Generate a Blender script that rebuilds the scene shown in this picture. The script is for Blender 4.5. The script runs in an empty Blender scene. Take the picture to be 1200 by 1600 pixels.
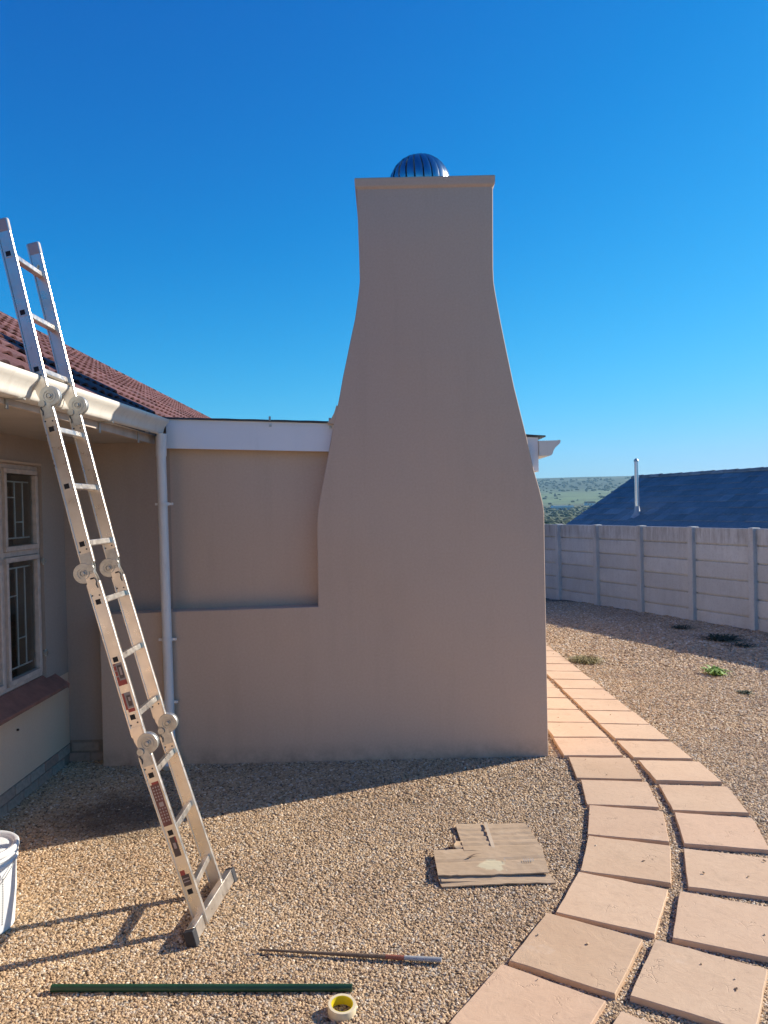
import bpy, bmesh, math, random
from mathutils import Vector, Matrix
random.seed(7)
R = math.radians
sc = bpy.context.scene
C = sc.collection
# ------------------------------------------------------------------ camera
EYE = 1.95
cam_d = bpy.data.cameras.new("camera"); cam = bpy.data.objects.new("camera", cam_d); C.objects.link(cam)
cam_d.sensor_fit = 'HORIZONTAL'; cam_d.sensor_width = 36; cam_d.lens = 36; cam_d.clip_start = .05; cam_d.clip_end = 20000
cam.matrix_world = Matrix.Translation((0, 0, EYE)) @ Matrix.Rotation(R(90 - .48), 4, 'X') @ Matrix.Rotation(-.023, 4, 'Z')
sc.camera = cam
# ------------------------------------------------------------------ sky and sun
SUN_EL, SUN_AZ = 28.0, 66.5      # azimuth clockwise from +Y
world = bpy.data.worlds.new("World"); sc.world = world; world.use_nodes = True
nt = world.node_tree; nt.nodes.clear()
sky = nt.nodes.new('ShaderNodeTexSky'); sky.sky_type = 'NISHITA'; sky.sun_disc = False
sky.sun_elevation = R(SUN_EL); sky.sun_rotation = R(SUN_AZ)
sky.altitude = 300; sky.air_density = 1.0; sky.dust_density = .25; sky.ozone_density = 3.0
hsv = nt.nodes.new('ShaderNodeHueSaturation'); hsv.inputs['Saturation'].default_value = 1.45; hsv.inputs['Hue'].default_value = .492
den = nt.nodes.new('ShaderNodeVectorMath'); den.operation = 'MULTIPLY_ADD'; den.inputs[1].default_value = (.085,)*3; den.inputs[2].default_value = (1, 1, 1)
dv_ = nt.nodes.new('ShaderNodeVectorMath'); dv_.operation = 'DIVIDE'   # gentle shoulder so the band at the horizon keeps its blue
bg = nt.nodes.new('ShaderNodeBackground'); bg.inputs['Strength'].default_value = .13
wo = nt.nodes.new('ShaderNodeOutputWorld')
nt.links.new(sky.outputs[0], den.inputs[0]); nt.links.new(sky.outputs[0], dv_.inputs[0]); nt.links.new(den.outputs[0], dv_.inputs[1]); nt.links.new(dv_.outputs[0], hsv.inputs['Color']); 
# deep azure rendition of the clear sky: per-channel tone response
SK = .15 * 2**.6
def wm(op, a, b=0.):
    x = nt.nodes.new('ShaderNodeMath'); x.operation = op
    for so_, v_ in ((x.inputs[0], a), (x.inputs[1], b)):
        if hasattr(v_, 'is_output'): nt.links.new(v_, so_)
        else: so_.default_value = v_
    return x.outputs[0]
sep = nt.nodes.new('ShaderNodeSeparateColor'); nt.links.new(hsv.outputs[0], sep.inputs[0])
cmb = nt.nodes.new('ShaderNodeCombineColor')
F = 1 / (.13 * 2**.8)
for i_, (a_, p_, k_) in enumerate(((.42, 1.7, .10), (.90, 1.30, .35), (1.0, 1.0, .0))):
    x_ = wm('MULTIPLY', sep.outputs[i_], SK)
    num = wm('MULTIPLY', wm('POWER', x_, p_), a_*F); de = wm('ADD', wm('MULTIPLY', wm('POWER', x_, 3.), k_), 1.)
    q_ = wm('DIVIDE', num, de)
    if i_ == 0: q_ = wm('MAXIMUM', wm('SUBTRACT', q_, .030), .001)
    nt.links.new(q_, cmb.inputs[i_])
nt.links.new(cmb.outputs[0], bg.inputs[0]); nt.links.new(bg.outputs[0], wo.inputs[0])
sd = bpy.data.lights.new("sun", 'SUN'); sd.energy = 4.7; sd.angle = R(.5); sd.color = (1, .90, .76)
so = bpy.data.objects.new("sun", sd); C.objects.link(so)
sv = Vector((math.sin(R(SUN_AZ)) * math.cos(R(SUN_EL)), math.cos(R(SUN_AZ)) * math.cos(R(SUN_EL)), math.sin(R(SUN_EL))))
so.rotation_euler = sv.to_track_quat('Z', 'Y').to_euler()
sc.view_settings.view_transform = 'Standard'; sc.view_settings.look = 'None'
sc.view_settings.exposure = 0.8; sc.view_settings.gamma = 1; sc.view_settings.use_curve_mapping = False
sc.render.engine = 'CYCLES'
sc.cycles.use_denoising = True
sc.cycles.max_bounces = 8; sc.cycles.volume_bounces = 0
sc.cycles.sample_clamp_indirect = 6

# ------------------------------------------------------------------ helpers
def g(x, y):
    n = .909 * x + .416 * y
    return -.3 * min(1, max(0, (n - 4) / 7))

class MB:
    def __init__(s): s.v = []; s.f = []; s.m = []; s.cur = 0
    def add(s, vs, fs):
        o = len(s.v); s.v += [Vector(p) for p in vs]
        for f in fs: s.f.append([i + o for i in f]); s.m.append(s.cur)
        return s
    def box(s, a, b):
        (x0, y0, z0), (x1, y1, z1) = a, b
        vs = [(x0,y0,z0),(x1,y0,z0),(x1,y1,z0),(x0,y1,z0),(x0,y0,z1),(x1,y0,z1),(x1,y1,z1),(x0,y1,z1)]
        return s.add(vs, [(0,3,2,1),(4,5,6,7),(0,1,5,4),(1,2,6,5),(2,3,7,6),(3,0,4,7)])
    def obox(s, c, ax, ay, az):
        c, ax, ay, az = map(Vector, (c, ax, ay, az))
        vs = [c+i*ax+j*ay+k*az for k in (-1,1) for (i, j) in ((-1,-1),(1,-1),(1,1),(-1,1))]
        return s.add(vs, [(0,3,2,1),(4,5,6,7),(0,1,5,4),(1,2,6,5),(2,3,7,6),(3,0,4,7)])
    def tube(s, p0, p1, r0, r1=None, n=16, caps=True):
        r1 = r0 if r1 is None else r1
        p0, p1 = Vector(p0), Vector(p1); d = (p1 - p0).normalized()
        a = d.orthogonal().normalized(); b = d.cross(a)
        vs = [p + r * (math.cos(t) * a + math.sin(t) * b) for p, r in ((p0, r0), (p1, r1)) for t in [2*math.pi*i/n for i in range(n)]]
        fs = [(i, (i+1) % n, n+(i+1) % n, n+i) for i in range(n)]
        if caps: fs += [tuple(range(n))[::-1], tuple(range(n, 2*n))]
        return s.add(vs, fs)
    def path(s, pts, r, n=8):
        for a, b in zip(pts, pts[1:]): s.tube(a, b, r, n=n)
        return s
    def lathe(s, prof, c=(0,0,0), n=32, axis=None):
        c = Vector(c); o = []
        M = Vector((0,0,1)).rotation_difference(Vector(axis)).to_matrix() if axis else Matrix.Identity(3)
        for r, z in prof:
            for i in range(n):
                t = 2*math.pi*i/n; o.append(c + M @ Vector((r*math.cos(t), r*math.sin(t), z)))
        fs = [(k*n+i, k*n+(i+1) % n, (k+1)*n+(i+1) % n, (k+1)*n+i) for k in range(len(prof)-1) for i in range(n)]
        return s.add(o, fs)
    def prism(s, poly, y0, y1):          # poly in XZ, counter-clockwise seen from -Y
        n = len(poly)
        vs = [(x, y0, z) for x, z in poly] + [(x, y1, z) for x, z in poly]
        return s.add(vs, [tuple(range(n)), tuple(range(n, 2*n))[::-1]] + [(i+n, (i+1) % n + n, (i+1) % n, i) for i in range(n)])
    def mesh(s, name, mats, org=(0,0,0), smooth=False, bevel=0, seg=2):
        me = bpy.data.meshes.new(name); o = Vector(org)
        me.from_pydata([tuple(p - o) for p in s.v], [], s.f)
        for m in (mats if isinstance(mats, (list, tuple)) else [mats]): me.materials.append(m)
        for p, mi in zip(me.polygons, s.m): p.material_index = mi
        bm = bmesh.new(); bm.from_mesh(me)
        if bevel:
            bmesh.ops.remove_doubles(bm, verts=bm.verts, dist=1e-5)
            es = [e for e in bm.edges if len(e.link_faces) == 2 and e.calc_face_angle(0) > .5]
            bmesh.ops.bevel(bm, geom=es, offset=bevel, segments=seg, profile=.5, affect='EDGES', clamp_overlap=True)
        bmesh.ops.recalc_face_normals(bm, faces=bm.faces)
        if smooth:
            for f in bm.faces: f.smooth = True
            for e in bm.edges:
                if len(e.link_faces) == 2 and e.calc_face_angle(0) > R(40): e.smooth = False
        bm.to_mesh(me); bm.free()
        return me
    def build(s, name, mats, parent=None, **k):
        org = ORG[parent.name] if parent else k.pop('org', (0,0,0)); k.pop('org', None)
        ob = bpy.data.objects.new(name, s.mesh(name, mats, org, **k)); C.objects.link(ob)
        if parent: ob.parent = parent
        else: ob.location = org
        ORG[ob.name] = Vector(org)
        return ob
ORG = {}
def tag(o, label=None, cat=None, group=None, kind=None):
    for k, v in (('label', label), ('category', cat), ('group', group), ('kind', kind)):
        if v: o[k] = v
    return o
def thing(name, loc, label, cat, group=None):
    o = bpy.data.objects.new(name, None); C.objects.link(o); o.location = loc; ORG[o.name] = Vector(loc)
    o.empty_display_size = .1
    return tag(o, label, cat, group)
def place(name, me, parent, loc, rot=(0,0,0), scale=(1,1,1)):
    """one more piece that shares mesh data; loc in world, parent has no rotation"""
    o = bpy.data.objects.new(name, me); C.objects.link(o); o.parent = parent
    o.location = Vector(loc) - ORG[parent.name]; o.rotation_euler = rot; o.scale = scale
    return o

# ------------------------------------------------------------------ materials
class MT:
    def __init__(s, name, col=(.5,.5,.5), rough=.6, metal=0, spec=.5):
        s.m = bpy.data.materials.new(name); s.m.use_nodes = True; s.t = s.m.node_tree
        s.b = s.t.nodes['Principled BSDF']; s.out = s.t.nodes['Material Output']
        s.b.inputs['Base Color'].default_value = (*col, 1); s.b.inputs['Roughness'].default_value = rough
        s.b.inputs['Metallic'].default_value = metal; s.b.inputs['Specular IOR Level'].default_value = spec
        s._c = None
    def n(s, typ, **k):
        nd = s.t.nodes.new(typ)
        for a, v in k.items(): setattr(nd, a, v)
        return nd
    def l(s, a, b): s.t.links.new(a, b)
    def coord(s, which='Object'):
        if not s._c: s._c = s.n('ShaderNodeTexCoord')
        return s._c.outputs[which]
    def geo(s): return s.n('ShaderNodeNewGeometry').outputs['Position']
    def mapping(s, src, scale=(1,1,1), rot=(0,0,0)):
        m = s.n('ShaderNodeMapping'); m.inputs['Scale'].default_value = scale; m.inputs['Rotation'].default_value = rot
        s.l(src, m.inputs['Vector']); return m.outputs[0]
    def noise(s, scale, detail=4, rough=.55, src=None, dist=0):
        t = s.n('ShaderNodeTexNoise'); t.inputs['Scale'].default_value = scale; t.inputs['Detail'].default_value = detail
        t.inputs['Roughness'].default_value = rough; t.inputs['Distortion'].default_value = dist
        s.l(src if src is not None else s.coord(), t.inputs['Vector']); return t.outputs['Fac']
    def vor(s, scale, src=None, feature='F1', out='Distance'):
        t = s.n('ShaderNodeTexVoronoi', feature=feature); t.inputs['Scale'].default_value = scale
        s.l(src if src is not None else s.coord(), t.inputs['Vector']); return t.outputs[out]
    def ramp(s, fac, stops, interp='LINEAR'):
        r = s.n('ShaderNodeValToRGB'); e = r.color_ramp.elements; r.color_ramp.interpolation = interp
        while len(e) < len(stops): e.new(.5)
        for i, (p, c) in enumerate(stops):
            e[i].position = p; e[i].color = (*(c if isinstance(c, tuple) else (c, c, c)), 1)
        s.l(fac, r.inputs[0]); return r.outputs[0]
    def mix(s, fac, a, b, mode='MIX'):
        x = s.n('ShaderNodeMix', data_type='RGBA', blend_type=mode)
        for sock, val in ((x.inputs[0], fac), (x.inputs[6], a), (x.inputs[7], b)):
            if hasattr(val, 'is_output'): s.l(val, sock)
            elif isinstance(val, tuple): sock.default_value = (*val, 1)
            else: sock.default_value = val
        return x.outputs[2]
    def math(s, op, a, b=0):
        x = s.n('ShaderNodeMath', operation=op)
        for sock, val in ((x.inputs[0], a), (x.inputs[1], b)):
            if hasattr(val, 'is_output'): s.l(val, sock)
            else: sock.default_value = val
        return x.outputs[0]
    def color(s, o): s.l(o, s.b.inputs['Base Color']); return s
    def rough(s, o): s.l(o, s.b.inputs['Roughness']); return s
    def bump(s, h, strength=.3, dist=.01):
        b = s.n('ShaderNodeBump'); b.inputs['Strength'].default_value = strength; b.inputs['Distance'].default_value = dist
        s.l(h, b.inputs['Height']); s.l(b.outputs[0], s.b.inputs['Normal']); return s
    def rnd(s): return s.n('ShaderNodeObjectInfo').outputs['Random']

def simple(name, col, rough=.6, metal=0, var=.12, scale=6, bump=0, bscale=80, spec=.5):
    m = MT(name, col, rough, metal, spec)
    dk = tuple(c * (1 - var) for c in col); lt = tuple(min(1, c * (1 + var)) for c in col)
    m.color(m.ramp(m.noise(scale, 5, .6), [(.3, dk), (.7, lt)]))
    if bump: m.bump(m.noise(bscale, 3), bump, .003)
    return m.m
M = {}
def mk_plaster(name, a, b):
    m = MT(name, rough=.85, spec=.25)
    src = m.geo()
    big = m.noise(.9, 5, .6, src); fine = m.noise(60, 3, .6, src)
    c = m.ramp(big, [(.3, a), (.7, b)])
    streak = m.noise(2.2, 5, .6, m.mapping(src, (3, 3, .35)))
    c = m.mix(m.math('MULTIPLY', m.ramp(m.noise(.45, 4, .6, src), [(.42, 0.), (.62, 1.)]), .16), c, (.42, .30, .235))
    c = m.mix(m.math('MULTIPLY', m.ramp(streak, [(.5, 0.), (.8, 1.)]), .22), c, tuple(x*.72 for x in a))
    spots = m.ramp(m.noise(7, 3, .5, src), [(.68, 0.), (.74, 1.)])
    c = m.mix(m.math('MULTIPLY', spots, .10), c, (.5, .45, .4))
    sepz = m.n('ShaderNodeSeparateXYZ'); m.l(src, sepz.inputs[0])
    splash = m.math('MULTIPLY', m.ramp(sepz.outputs[2], [(.0, 1.), (.16, 0.)]), m.ramp(m.noise(9, 5, .7, src), [(.35, 0.), (.65, 1.)]))
    c = m.mix(m.math('MULTIPLY', splash, .6), c, (.24, .18, .13))
    c = m.mix(.05, c, m.ramp(fine, [(.3, 0.), (.7, 1.)]), 'OVERLAY')
    m.color(c)
    hh = m.math('ADD', m.math('MULTIPLY', m.noise(230, 2, .5, src), .10), m.math('ADD', m.math('MULTIPLY', m.noise(4, 4, .5, src), 1.0), m.math('MULTIPLY', m.noise(1.3, 3, .5, m.mapping(src, (1, 1, 2.2))), 2.2)))
    m.bump(hh, .38, .007)
    return m.m
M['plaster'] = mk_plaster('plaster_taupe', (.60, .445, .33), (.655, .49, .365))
M['plaster_shaded'] = mk_plaster('plaster_taupe_shaded', (.40, .315, .26), (.44, .35, .29))  # taupe plaster with the dimness under the eaves put into its colour
M['plaster_bounce_lit'] = mk_plaster('plaster_bounce_lit', (.82, .555, .37), (.88, .60, .41))  # light bounced off the sunlit gravel painted in as a paler, warmer tone
# aluminium
def mk_alu(name, dirt=.5):
    m = MT(name, (.80, .79, .77), .38, .9)
    s_ = m.geo()
    n1 = m.noise(3.5, 5, .65, s_)
    c = m.ramp(n1, [(.35, (.66, .60, .52)), (.65, (.80, .75, .68))])
    scr = m.ramp(m.noise(26, 3, .6, m.mapping(s_, (1, 1, .35), (.3, .2, .5))), [(.70, 0.), (.735, 1.)])
    msk = m.ramp(m.noise(4, 2, .5, s_), [(.5, 0.), (.62, 1.)])
    c = m.mix(m.math('MULTIPLY', m.math('MULTIPLY', scr, msk), .8 * dirt), c, (.16, .07, .05))
    m.color(c); m.rough(m.ramp(m.noise(20, 4, .6, s_), [(.3, .24), (.7, .42)]))
    m.bump(m.noise(220, 2, .5, s_), .06, .002)
    return m.m
M['alu'] = mk_alu('aluminium_weathered')
M['alu_clean'] = mk_alu('aluminium_rung', .15)
M['steel'] = simple('zinc_plated_steel', (.50, .50, .47), .42, .8, .15, 30, .1, 200)
M['dark'] = simple('dark_hollow', (.012, .012, .014), .7)
M['rubber'] = simple('black_rubber', (.03, .03, .035), .7, 0, .3, 20, .3, 150)
M['gutter'] = simple('cream_gutter_paint', (.72, .69, .62), .35, 0, .05, 3, .05, 40)
M['pipe'] = simple('white_pvc', (.76, .74, .71), .35, 0, .05, 3, .03, 40)
m = MT('white_fascia_board', rough=.5); s_ = m.geo()
c = m.ramp(m.noise(1.5, 4, .6, s_), [(.3, (.82, .84, .85)), (.7, (.86, .87, .88))])
c = m.mix(m.math('MULTIPLY', m.ramp(m.noise(2.5, 4, .6, m.mapping(s_, (3, 3, .5))), [(.55, 0.), (.8, 1.)]), .25), c, (.5, .45, .42))
m.color(c); m.bump(m.noise(12, 4, .5, s_), .1, .004); M['fascia'] = m.m
M['fascia_old'] = simple('old_fascia_paint', (.50, .42, .36), .6, 0, .15, 8, .2, 60)
for k_ in ('gutter', 'pipe'):
    mt_ = M[k_]; t_ = mt_.node_tree; bs = t_.nodes['Principled BSDF']; lk = bs.inputs['Base Color'].links[0].from_socket
    h_ = MT.__new__(MT); h_.m = mt_; h_.t = t_; h_.b = bs; h_._c = None
    sr = h_.geo(); f_ = h_.ramp(h_.noise(5, 6, .7, h_.mapping(sr, (4, 4, .8))), [(.52, 0.), (.78, .38)])
    h_.color(h_.mix(f_, lk, (.36, .31, .25)))
M['soffit'] = simple('soffit_board', (.40, .36, .32), .7, 0, .1, 4)
M['roofmetal'] = simple('dark_roof_sheet', (.05, .055, .07), .45, .3, .2, 5)
M['sillbrick'] = simple('terracotta_sill', (.30, .13, .095), .55, 0, .22, 14, .25, 90)
M['frame'] = simple('window_frame_paint', (.62, .49, .41), .5, 0, .16, 18, .2, 70)
M['bars'] = simple('burglar_bar_paint', (.72, .73, .72), .5, 0, .1)
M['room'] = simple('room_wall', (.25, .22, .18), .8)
M['curtain'] = simple('dark_curtain', (.05, .06, .055), .9, 0, .3, 5)
m = MT('window_glass', (.9, .95, .93), .03); m.b.inputs['Transmission Weight'].default_value = 1
m.b.inputs['IOR'].default_value = 1.45; m.bump(m.noise(3, 2), .05, .01); M['glass'] = m.m
# brick plinth
m = MT('painted_brick', rough=.8); r_ = m.rnd()
c = m.ramp(r_, [(0., (.42, .31, .235)), (.5, (.46, .31, .23)), (.75, (.44, .25, .18)), (1., (.50, .38, .29))])
c = m.mix(m.ramp(m.noise(25, 5, .7), [(.45, 0.), (.7, .5)]), c, (.22, .16, .12)); m.color(c)
m.bump(m.noise(90, 4, .6), .5, .005); M['brick'] = m.m
M['mortar'] = simple('mortar', (.30, .22, .165), .9, 0, .2, 20, .5, 120)
# roof tiles
def mk_tile(name, a, b, cc, lich, amt):
    m = MT(name, rough=.75, spec=.3); r_ = m.rnd(); s_ = m.geo()
    c = m.ramp(r_, [(0., a), (.4, b), (.75, cc), (1., tuple(x*1.25 for x in b))])
    c = m.mix(m.ramp(m.noise(3, 5, .7, s_), [(.45, 0.), (.75, .6)]), c, tuple(x*.6 for x in a))
    c = m.mix(m.ramp(m.noise(16, 5, .75, s_), [(.52, 0.), (.72, amt)]), c, lich)
    m.color(c); m.bump(m.noise(45, 4, .6, s_), .4, .008); return m.m
M['redtile'] = mk_tile('red_concrete_tile', (.15, .068, .066), (.19, .088, .083), (.105, .05, .05), (.27, .19, .185), .7)
M['darktile'] = mk_tile('dark_roof_tile', (.16, .20, .235), (.19, .23, .265), (.13, .17, .20), (.28, .32, .35), .5)
# concrete fence
m = MT('weathered_concrete', rough=.85, spec=.3); s_ = m.geo(); ob_ = m.coord()
c = m.ramp(m.noise(2, 6, .65, s_), [(.3, (.54, .56, .55)), (.7, (.68, .70, .68))])
c = m.mix(m.math('MULTIPLY', m.rnd(), .45), c, (.46, .46, .44))
st = m.noise(9, 5, .7, m.mapping(s_, (1.5, 1.5, .22)))
sp = m.n('ShaderNodeSeparateXYZ'); m.l(s_, sp.inputs[0])
topm = m.ramp(m.math('MULTIPLY', sp.outputs[2], .6), [(.60, .16), (.76, 1.)])
dk = m.math('MULTIPLY', m.ramp(st, [(.42, 0.), (.66, 1.)]), topm)
c = m.mix(m.math('MULTIPLY', dk, .62), c, (.24, .22, .19))
c = m.mix(m.math('MULTIPLY', m.ramp(m.noise(30, 5, .7, s_), [(.5, 0.), (.75, 1.)]), .3), c, (.26, .25, .23))
m.color(c); m.bump(m.noise(60, 5, .65, s_), .4, .008); M['concrete'] = m.m
# paving slab: riven sandstone look
m = MT('salmon_paving', rough=.8, spec=.25); s_ = m.geo()
w = m.noise(2.2, 4, .6, s_)
c = m.ramp(w, [(.3, (.61, .42, .27)), (.7, (.67, .48, .32))])
c = m.mix(m.math('MULTIPLY', m.rnd(), .4), c, (.60, .42, .31))
c = m.mix(1., c, m.ramp(m.rnd(), [(0., (.86, .85, .84)), (.3, (1., 1., 1.)), (.6, (.92, .93, .92)), (.8, (1., .97, .95)), (1., (.89, .88, .85))]), 'MULTIPLY')
c = m.mix(m.ramp(m.noise(4.5, 6, .75, s_), [(.56, 0.), (.72, .45)]), c, (.38, .27, .18))
c = m.mix(m.ramp(m.noise(28, 6, .75, s_), [(.50, 0.), (.8, .45)]), c, (.42, .27, .18))
pale = m.ramp(m.noise(1.7, 5, .7, s_), [(.62, 0.), (.78, .5)])
c = m.mix(pale, c, (.70, .60, .50))
vor_c = m.n('ShaderNodeTexVoronoi', feature='DISTANCE_TO_EDGE'); vor_c.inputs['Scale'].default_value = 7.5
wv = m.n('ShaderNodeVectorMath', operation='ADD'); m.l(s_, wv.inputs[0])
nz = m.n('ShaderNodeTexNoise'); nz.inputs['Scale'].default_value = 7; nz.inputs['Detail'].default_value = 5; m.l(s_, nz.inputs['Vector'])
sc_ = m.n('ShaderNodeVectorMath', operation='SCALE'); sc_.inputs[3].default_value = .35; m.l(nz.outputs['Color'], sc_.inputs[0]); m.l(sc_.outputs[0], wv.inputs[1])
m.l(wv.outputs[0], vor_c.inputs['Vector'])
brk = m.ramp(m.noise(6, 3, .5, s_), [(.56, 0.), (.62, 1.)])
crack = m.math('MULTIPLY', m.ramp(vor_c.outputs['Distance'], [(.0, 1.), (.024, 0.)]), brk)
c = m.mix(m.math('MULTIPLY', crack, .16), c, (.34, .21, .13)); m.color(c)
h = m.math('ADD', m.math('MULTIPLY', m.noise(11, 6, .7, s_, .6), .7), m.math('MULTIPLY', crack, -.55))
h = m.math('ADD', h, m.math('MULTIPLY', m.noise(3.5, 3, .5, s_, .8), .4))
m.bump(h, .45, .010); M['slab'] = m.m
# gravel stones
STONE = [(0., (.13, .085, .05)), (.12, (.27, .18, .105)), (.26, (.46, .32, .20)), (.44, (.60, .44, .275)), (.58, (.68, .49, .30)),
         (.68, (.40, .27, .17)), (.78, (.78, .64, .46)), (.86, (.30, .285, .26)), (.93, (.55, .50, .43)), (1., (.92, .84, .70))]
m = MT('gravel_stone', rough=.75, spec=.35)
c = m.mix(.32, m.ramp(m.rnd(), STONE), (.52, .36, .185))
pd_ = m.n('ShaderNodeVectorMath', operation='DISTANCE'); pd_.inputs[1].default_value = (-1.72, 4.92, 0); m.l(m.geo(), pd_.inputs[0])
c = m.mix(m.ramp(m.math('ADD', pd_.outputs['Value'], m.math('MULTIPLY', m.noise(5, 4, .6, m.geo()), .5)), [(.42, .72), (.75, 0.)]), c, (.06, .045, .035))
c = m.mix(.35, c, m.ramp(m.noise(1.1, 5, .65, m.geo()), [(.3, (.20, .19, .18)), (.7, (.62, .60, .57))]), 'OVERLAY')
m.color(c); M['stone'] = m.m
# ground: gravel bed near, fields far
m = MT('ground_gravel_and_fields', rough=.9, spec=.2); s_ = m.geo()
vc = m.n('ShaderNodeTexVoronoi'); vc.inputs['Scale'].default_value = 62; m.l(s_, vc.inputs['Vector'])
rr = m.n('ShaderNodeSeparateColor'); m.l(vc.outputs['Color'], rr.inputs[0])
gc = m.ramp(rr.outputs[0], STONE)
gc = m.mix(m.ramp(vc.outputs['Distance'], [(.25, 0.), (.65, .85)]), gc, (.05, .035, .025))
gc = m.mix(.35, gc, m.ramp(m.noise(1.1, 5, .65, s_), [(.3, (.20, .19, .18)), (.7, (.62, .60, .57))]), 'OVERLAY')
vl = m.n('ShaderNodeVectorMath', operation='LENGTH'); m.l(s_, vl.inputs[0]); D = vl.outputs['Value']
Dk = m.math('MULTIPLY', D, 1/4000)
Dk = m.math('ADD', Dk, m.math('MULTIPLY', m.math('SUBTRACT', m.noise(.0022, 4, .6, s_), .5), .12))
fc = m.ramp(Dk, [(.0, (.10, .12, .05)), (.13, (.16, .185, .075)), (.20, (.07, .085, .055)), (.31, (.085, .10, .06)), (.36, (.15, .21, .09)),
                 (.50, (.13, .18, .08)), (.56, (.05, .075, .05)), (1., (.045, .07, .05))])
patch = m.ramp(m.noise(.012, 6, .7, s_), [(.45, 0.), (.62, 1.)])
fc = m.mix(m.math('MULTIPLY', patch, .6), fc, (.05, .07, .04))
patch2 = m.ramp(m.noise(.004, 3, .6, m.mapping(s_, (1, 2.5, 1))), [(.56, 0.), (.6, 1.)])
fc = m.mix(m.math('MULTIPLY', patch2, .35), fc, (.26, .27, .14))
dn = m.n('ShaderNodeVectorMath', operation='DOT_PRODUCT'); dn.inputs[1].default_value = (.909, .416, 0); m.l(s_, dn.inputs[0])
c = m.mix(m.ramp(m.math('MULTIPLY', dn.outputs['Value'], .05), [(.56, 0.), (.6, 1.)]), gc, fc)
m.color(c); m.bump(m.math('MULTIPLY', vc.outputs['Distance'], -1.), .8, .008); M['ground'] = m.m

# ------------------------------------------------------------------ terrain
def lerp_tab(tab, x):
    if x <= tab[0][0]: return tab[0][1]
    for (a, p), (b, q) in zip(tab, tab[1:]):
        if x <= b: t = (x-a)/(b-a); return p + (q-p) * t
    return tab[-1][1]
ZT = [(0, -1.5), (16, -1.5), (40, -3), (100, -5), (300, -8), (600, -12), (1000, -10), (1500, 0), (2200, 34), (3000, 92), (3600, 108), (4600, 90), (7000, 60)]
def terr(x, y):
    n = .909*x + .416*y
    if n < 11.3: return g(x, y)
    D = math.hypot(x, y); az = math.atan2(x, y)
    z = lerp_tab(ZT, D)
    if D > 1200:
        z += (D-1200)/1800 * (5 * math.sin(az*9+1.0) + 2.5*math.sin(az*31)) * .35
        z *= 1 + .30 * max(0, az - .33)
    t = min(1, (n - 11.3)/1.2)
    return -.3 + (z + .3) * t
mb = MB()
rad = [.3*i for i in range(1, 60)]; r = 18.
while r < 4550: rad.append(r); r *= 1.06
NA = 360
vs = [(0, 0, 0)]
for r in rad:
    for i in range(NA):
        a = 2*math.pi*i/NA; x, y = r*math.sin(a), r*math.cos(a); vs.append((x, y, terr(x, y)))
fs = [(0, 1+(i+1) % NA, 1+i) for i in range(NA)]
for k in range(len(rad)-1):
    for i in range(NA):
        j = (i+1) % NA; fs.append((1+k*NA+i, 1+k*NA+j, 1+(k+1)*NA+j, 1+(k+1)*NA+i))
mb.add(vs, fs)
ground = mb.build('ground', M['ground'], smooth=True); tag(ground, kind='structure')

# distant shrubs (nobody could count them)
mb = MB(); rnd = random.Random(3)
ico = bmesh.new(); bmesh.ops.create_icosphere(ico, subdivisions=1, radius=1)
ico.verts.ensure_lookup_table(); IV = [v.co.copy() for v in ico.verts]; IF = [[v.index for v in f.verts] for f in ico.faces]; ico.free()
for i in range(8500):
    az = rnd.uniform(-.15, .80)
    D = 240 + 2600 * rnd.random()**2.0
    if 1150 < D < 2050 and rnd.random() < .85: continue
    x, y = D*math.sin(az), D*math.cos(az); z = terr(x, y)
    s = rnd.uniform(.6, 1.6) * (1 + D/1300)
    w = rnd.uniform(1, 2.2)
    mb.add([(x + p.x*s*w*rnd.uniform(.75, 1.2), y + p.y*s*w*rnd.uniform(.75, 1.2), z + s*.5 + p.z*s*rnd.uniform(.7, 1.15)) for p in IV], IF)
M['bush'] = MT('bush_foliage', rough=.9); m = M['bush']; m.color(m.ramp(m.noise(.3, 3, .5, m.geo()), [(.3, (.028, .045, .022)), (.7, (.07, .10, .045))])); M['bush'] = m.m
tag(mb.build('bushland', M['bush']), 'dark green shrubs scattered over the distant hillside', 'shrubland', kind='stuff')
# long pale farm shed far off + a lone tall tree
def far_building(az, D, L, H, wcol, rcol, label):
    x, y = D*math.sin(az), D*math.cos(az); z = terr(x, y)
    t = thing('farm_building', (x, y, z), label, 'building')
    b = MB().box((x-L/2, y-7, z-2), (x+L/2, y+7, z+H)); b.build('wall', wcol, t)
    b = MB()
    b.prism([(x-L/2-.6, z+H+.02), (x+L/2+.6, z+H+.02), (x+L/2-1, z+H+2.6), (x-L/2+1, z+H+2.6)], y-7.8, y+7.8); b.build('roof', rcol, t)
    for i in range(int(L//5)): MB().box((x-L/2+2+i*5, y-7.15, z+1), (x-L/2+3.6+i*5, y-7.02, z+2.2)).build('window', M['dark'], t)
wht = simple('whitewash', (.75, .72, .68), .8); gry = simple('sheet_roof', (.45, .46, .48), .5)
far_building(.228, 1040, 27, 3.2, gry, wht, 'long low shed with a pale roof far off below the hill')
far_building(.262, 1250, 14, 3.5, wht, simple('rust_roof', (.3, .16, .12), .7), 'small white house far off beside the neighbour\'s dark roof')

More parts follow.
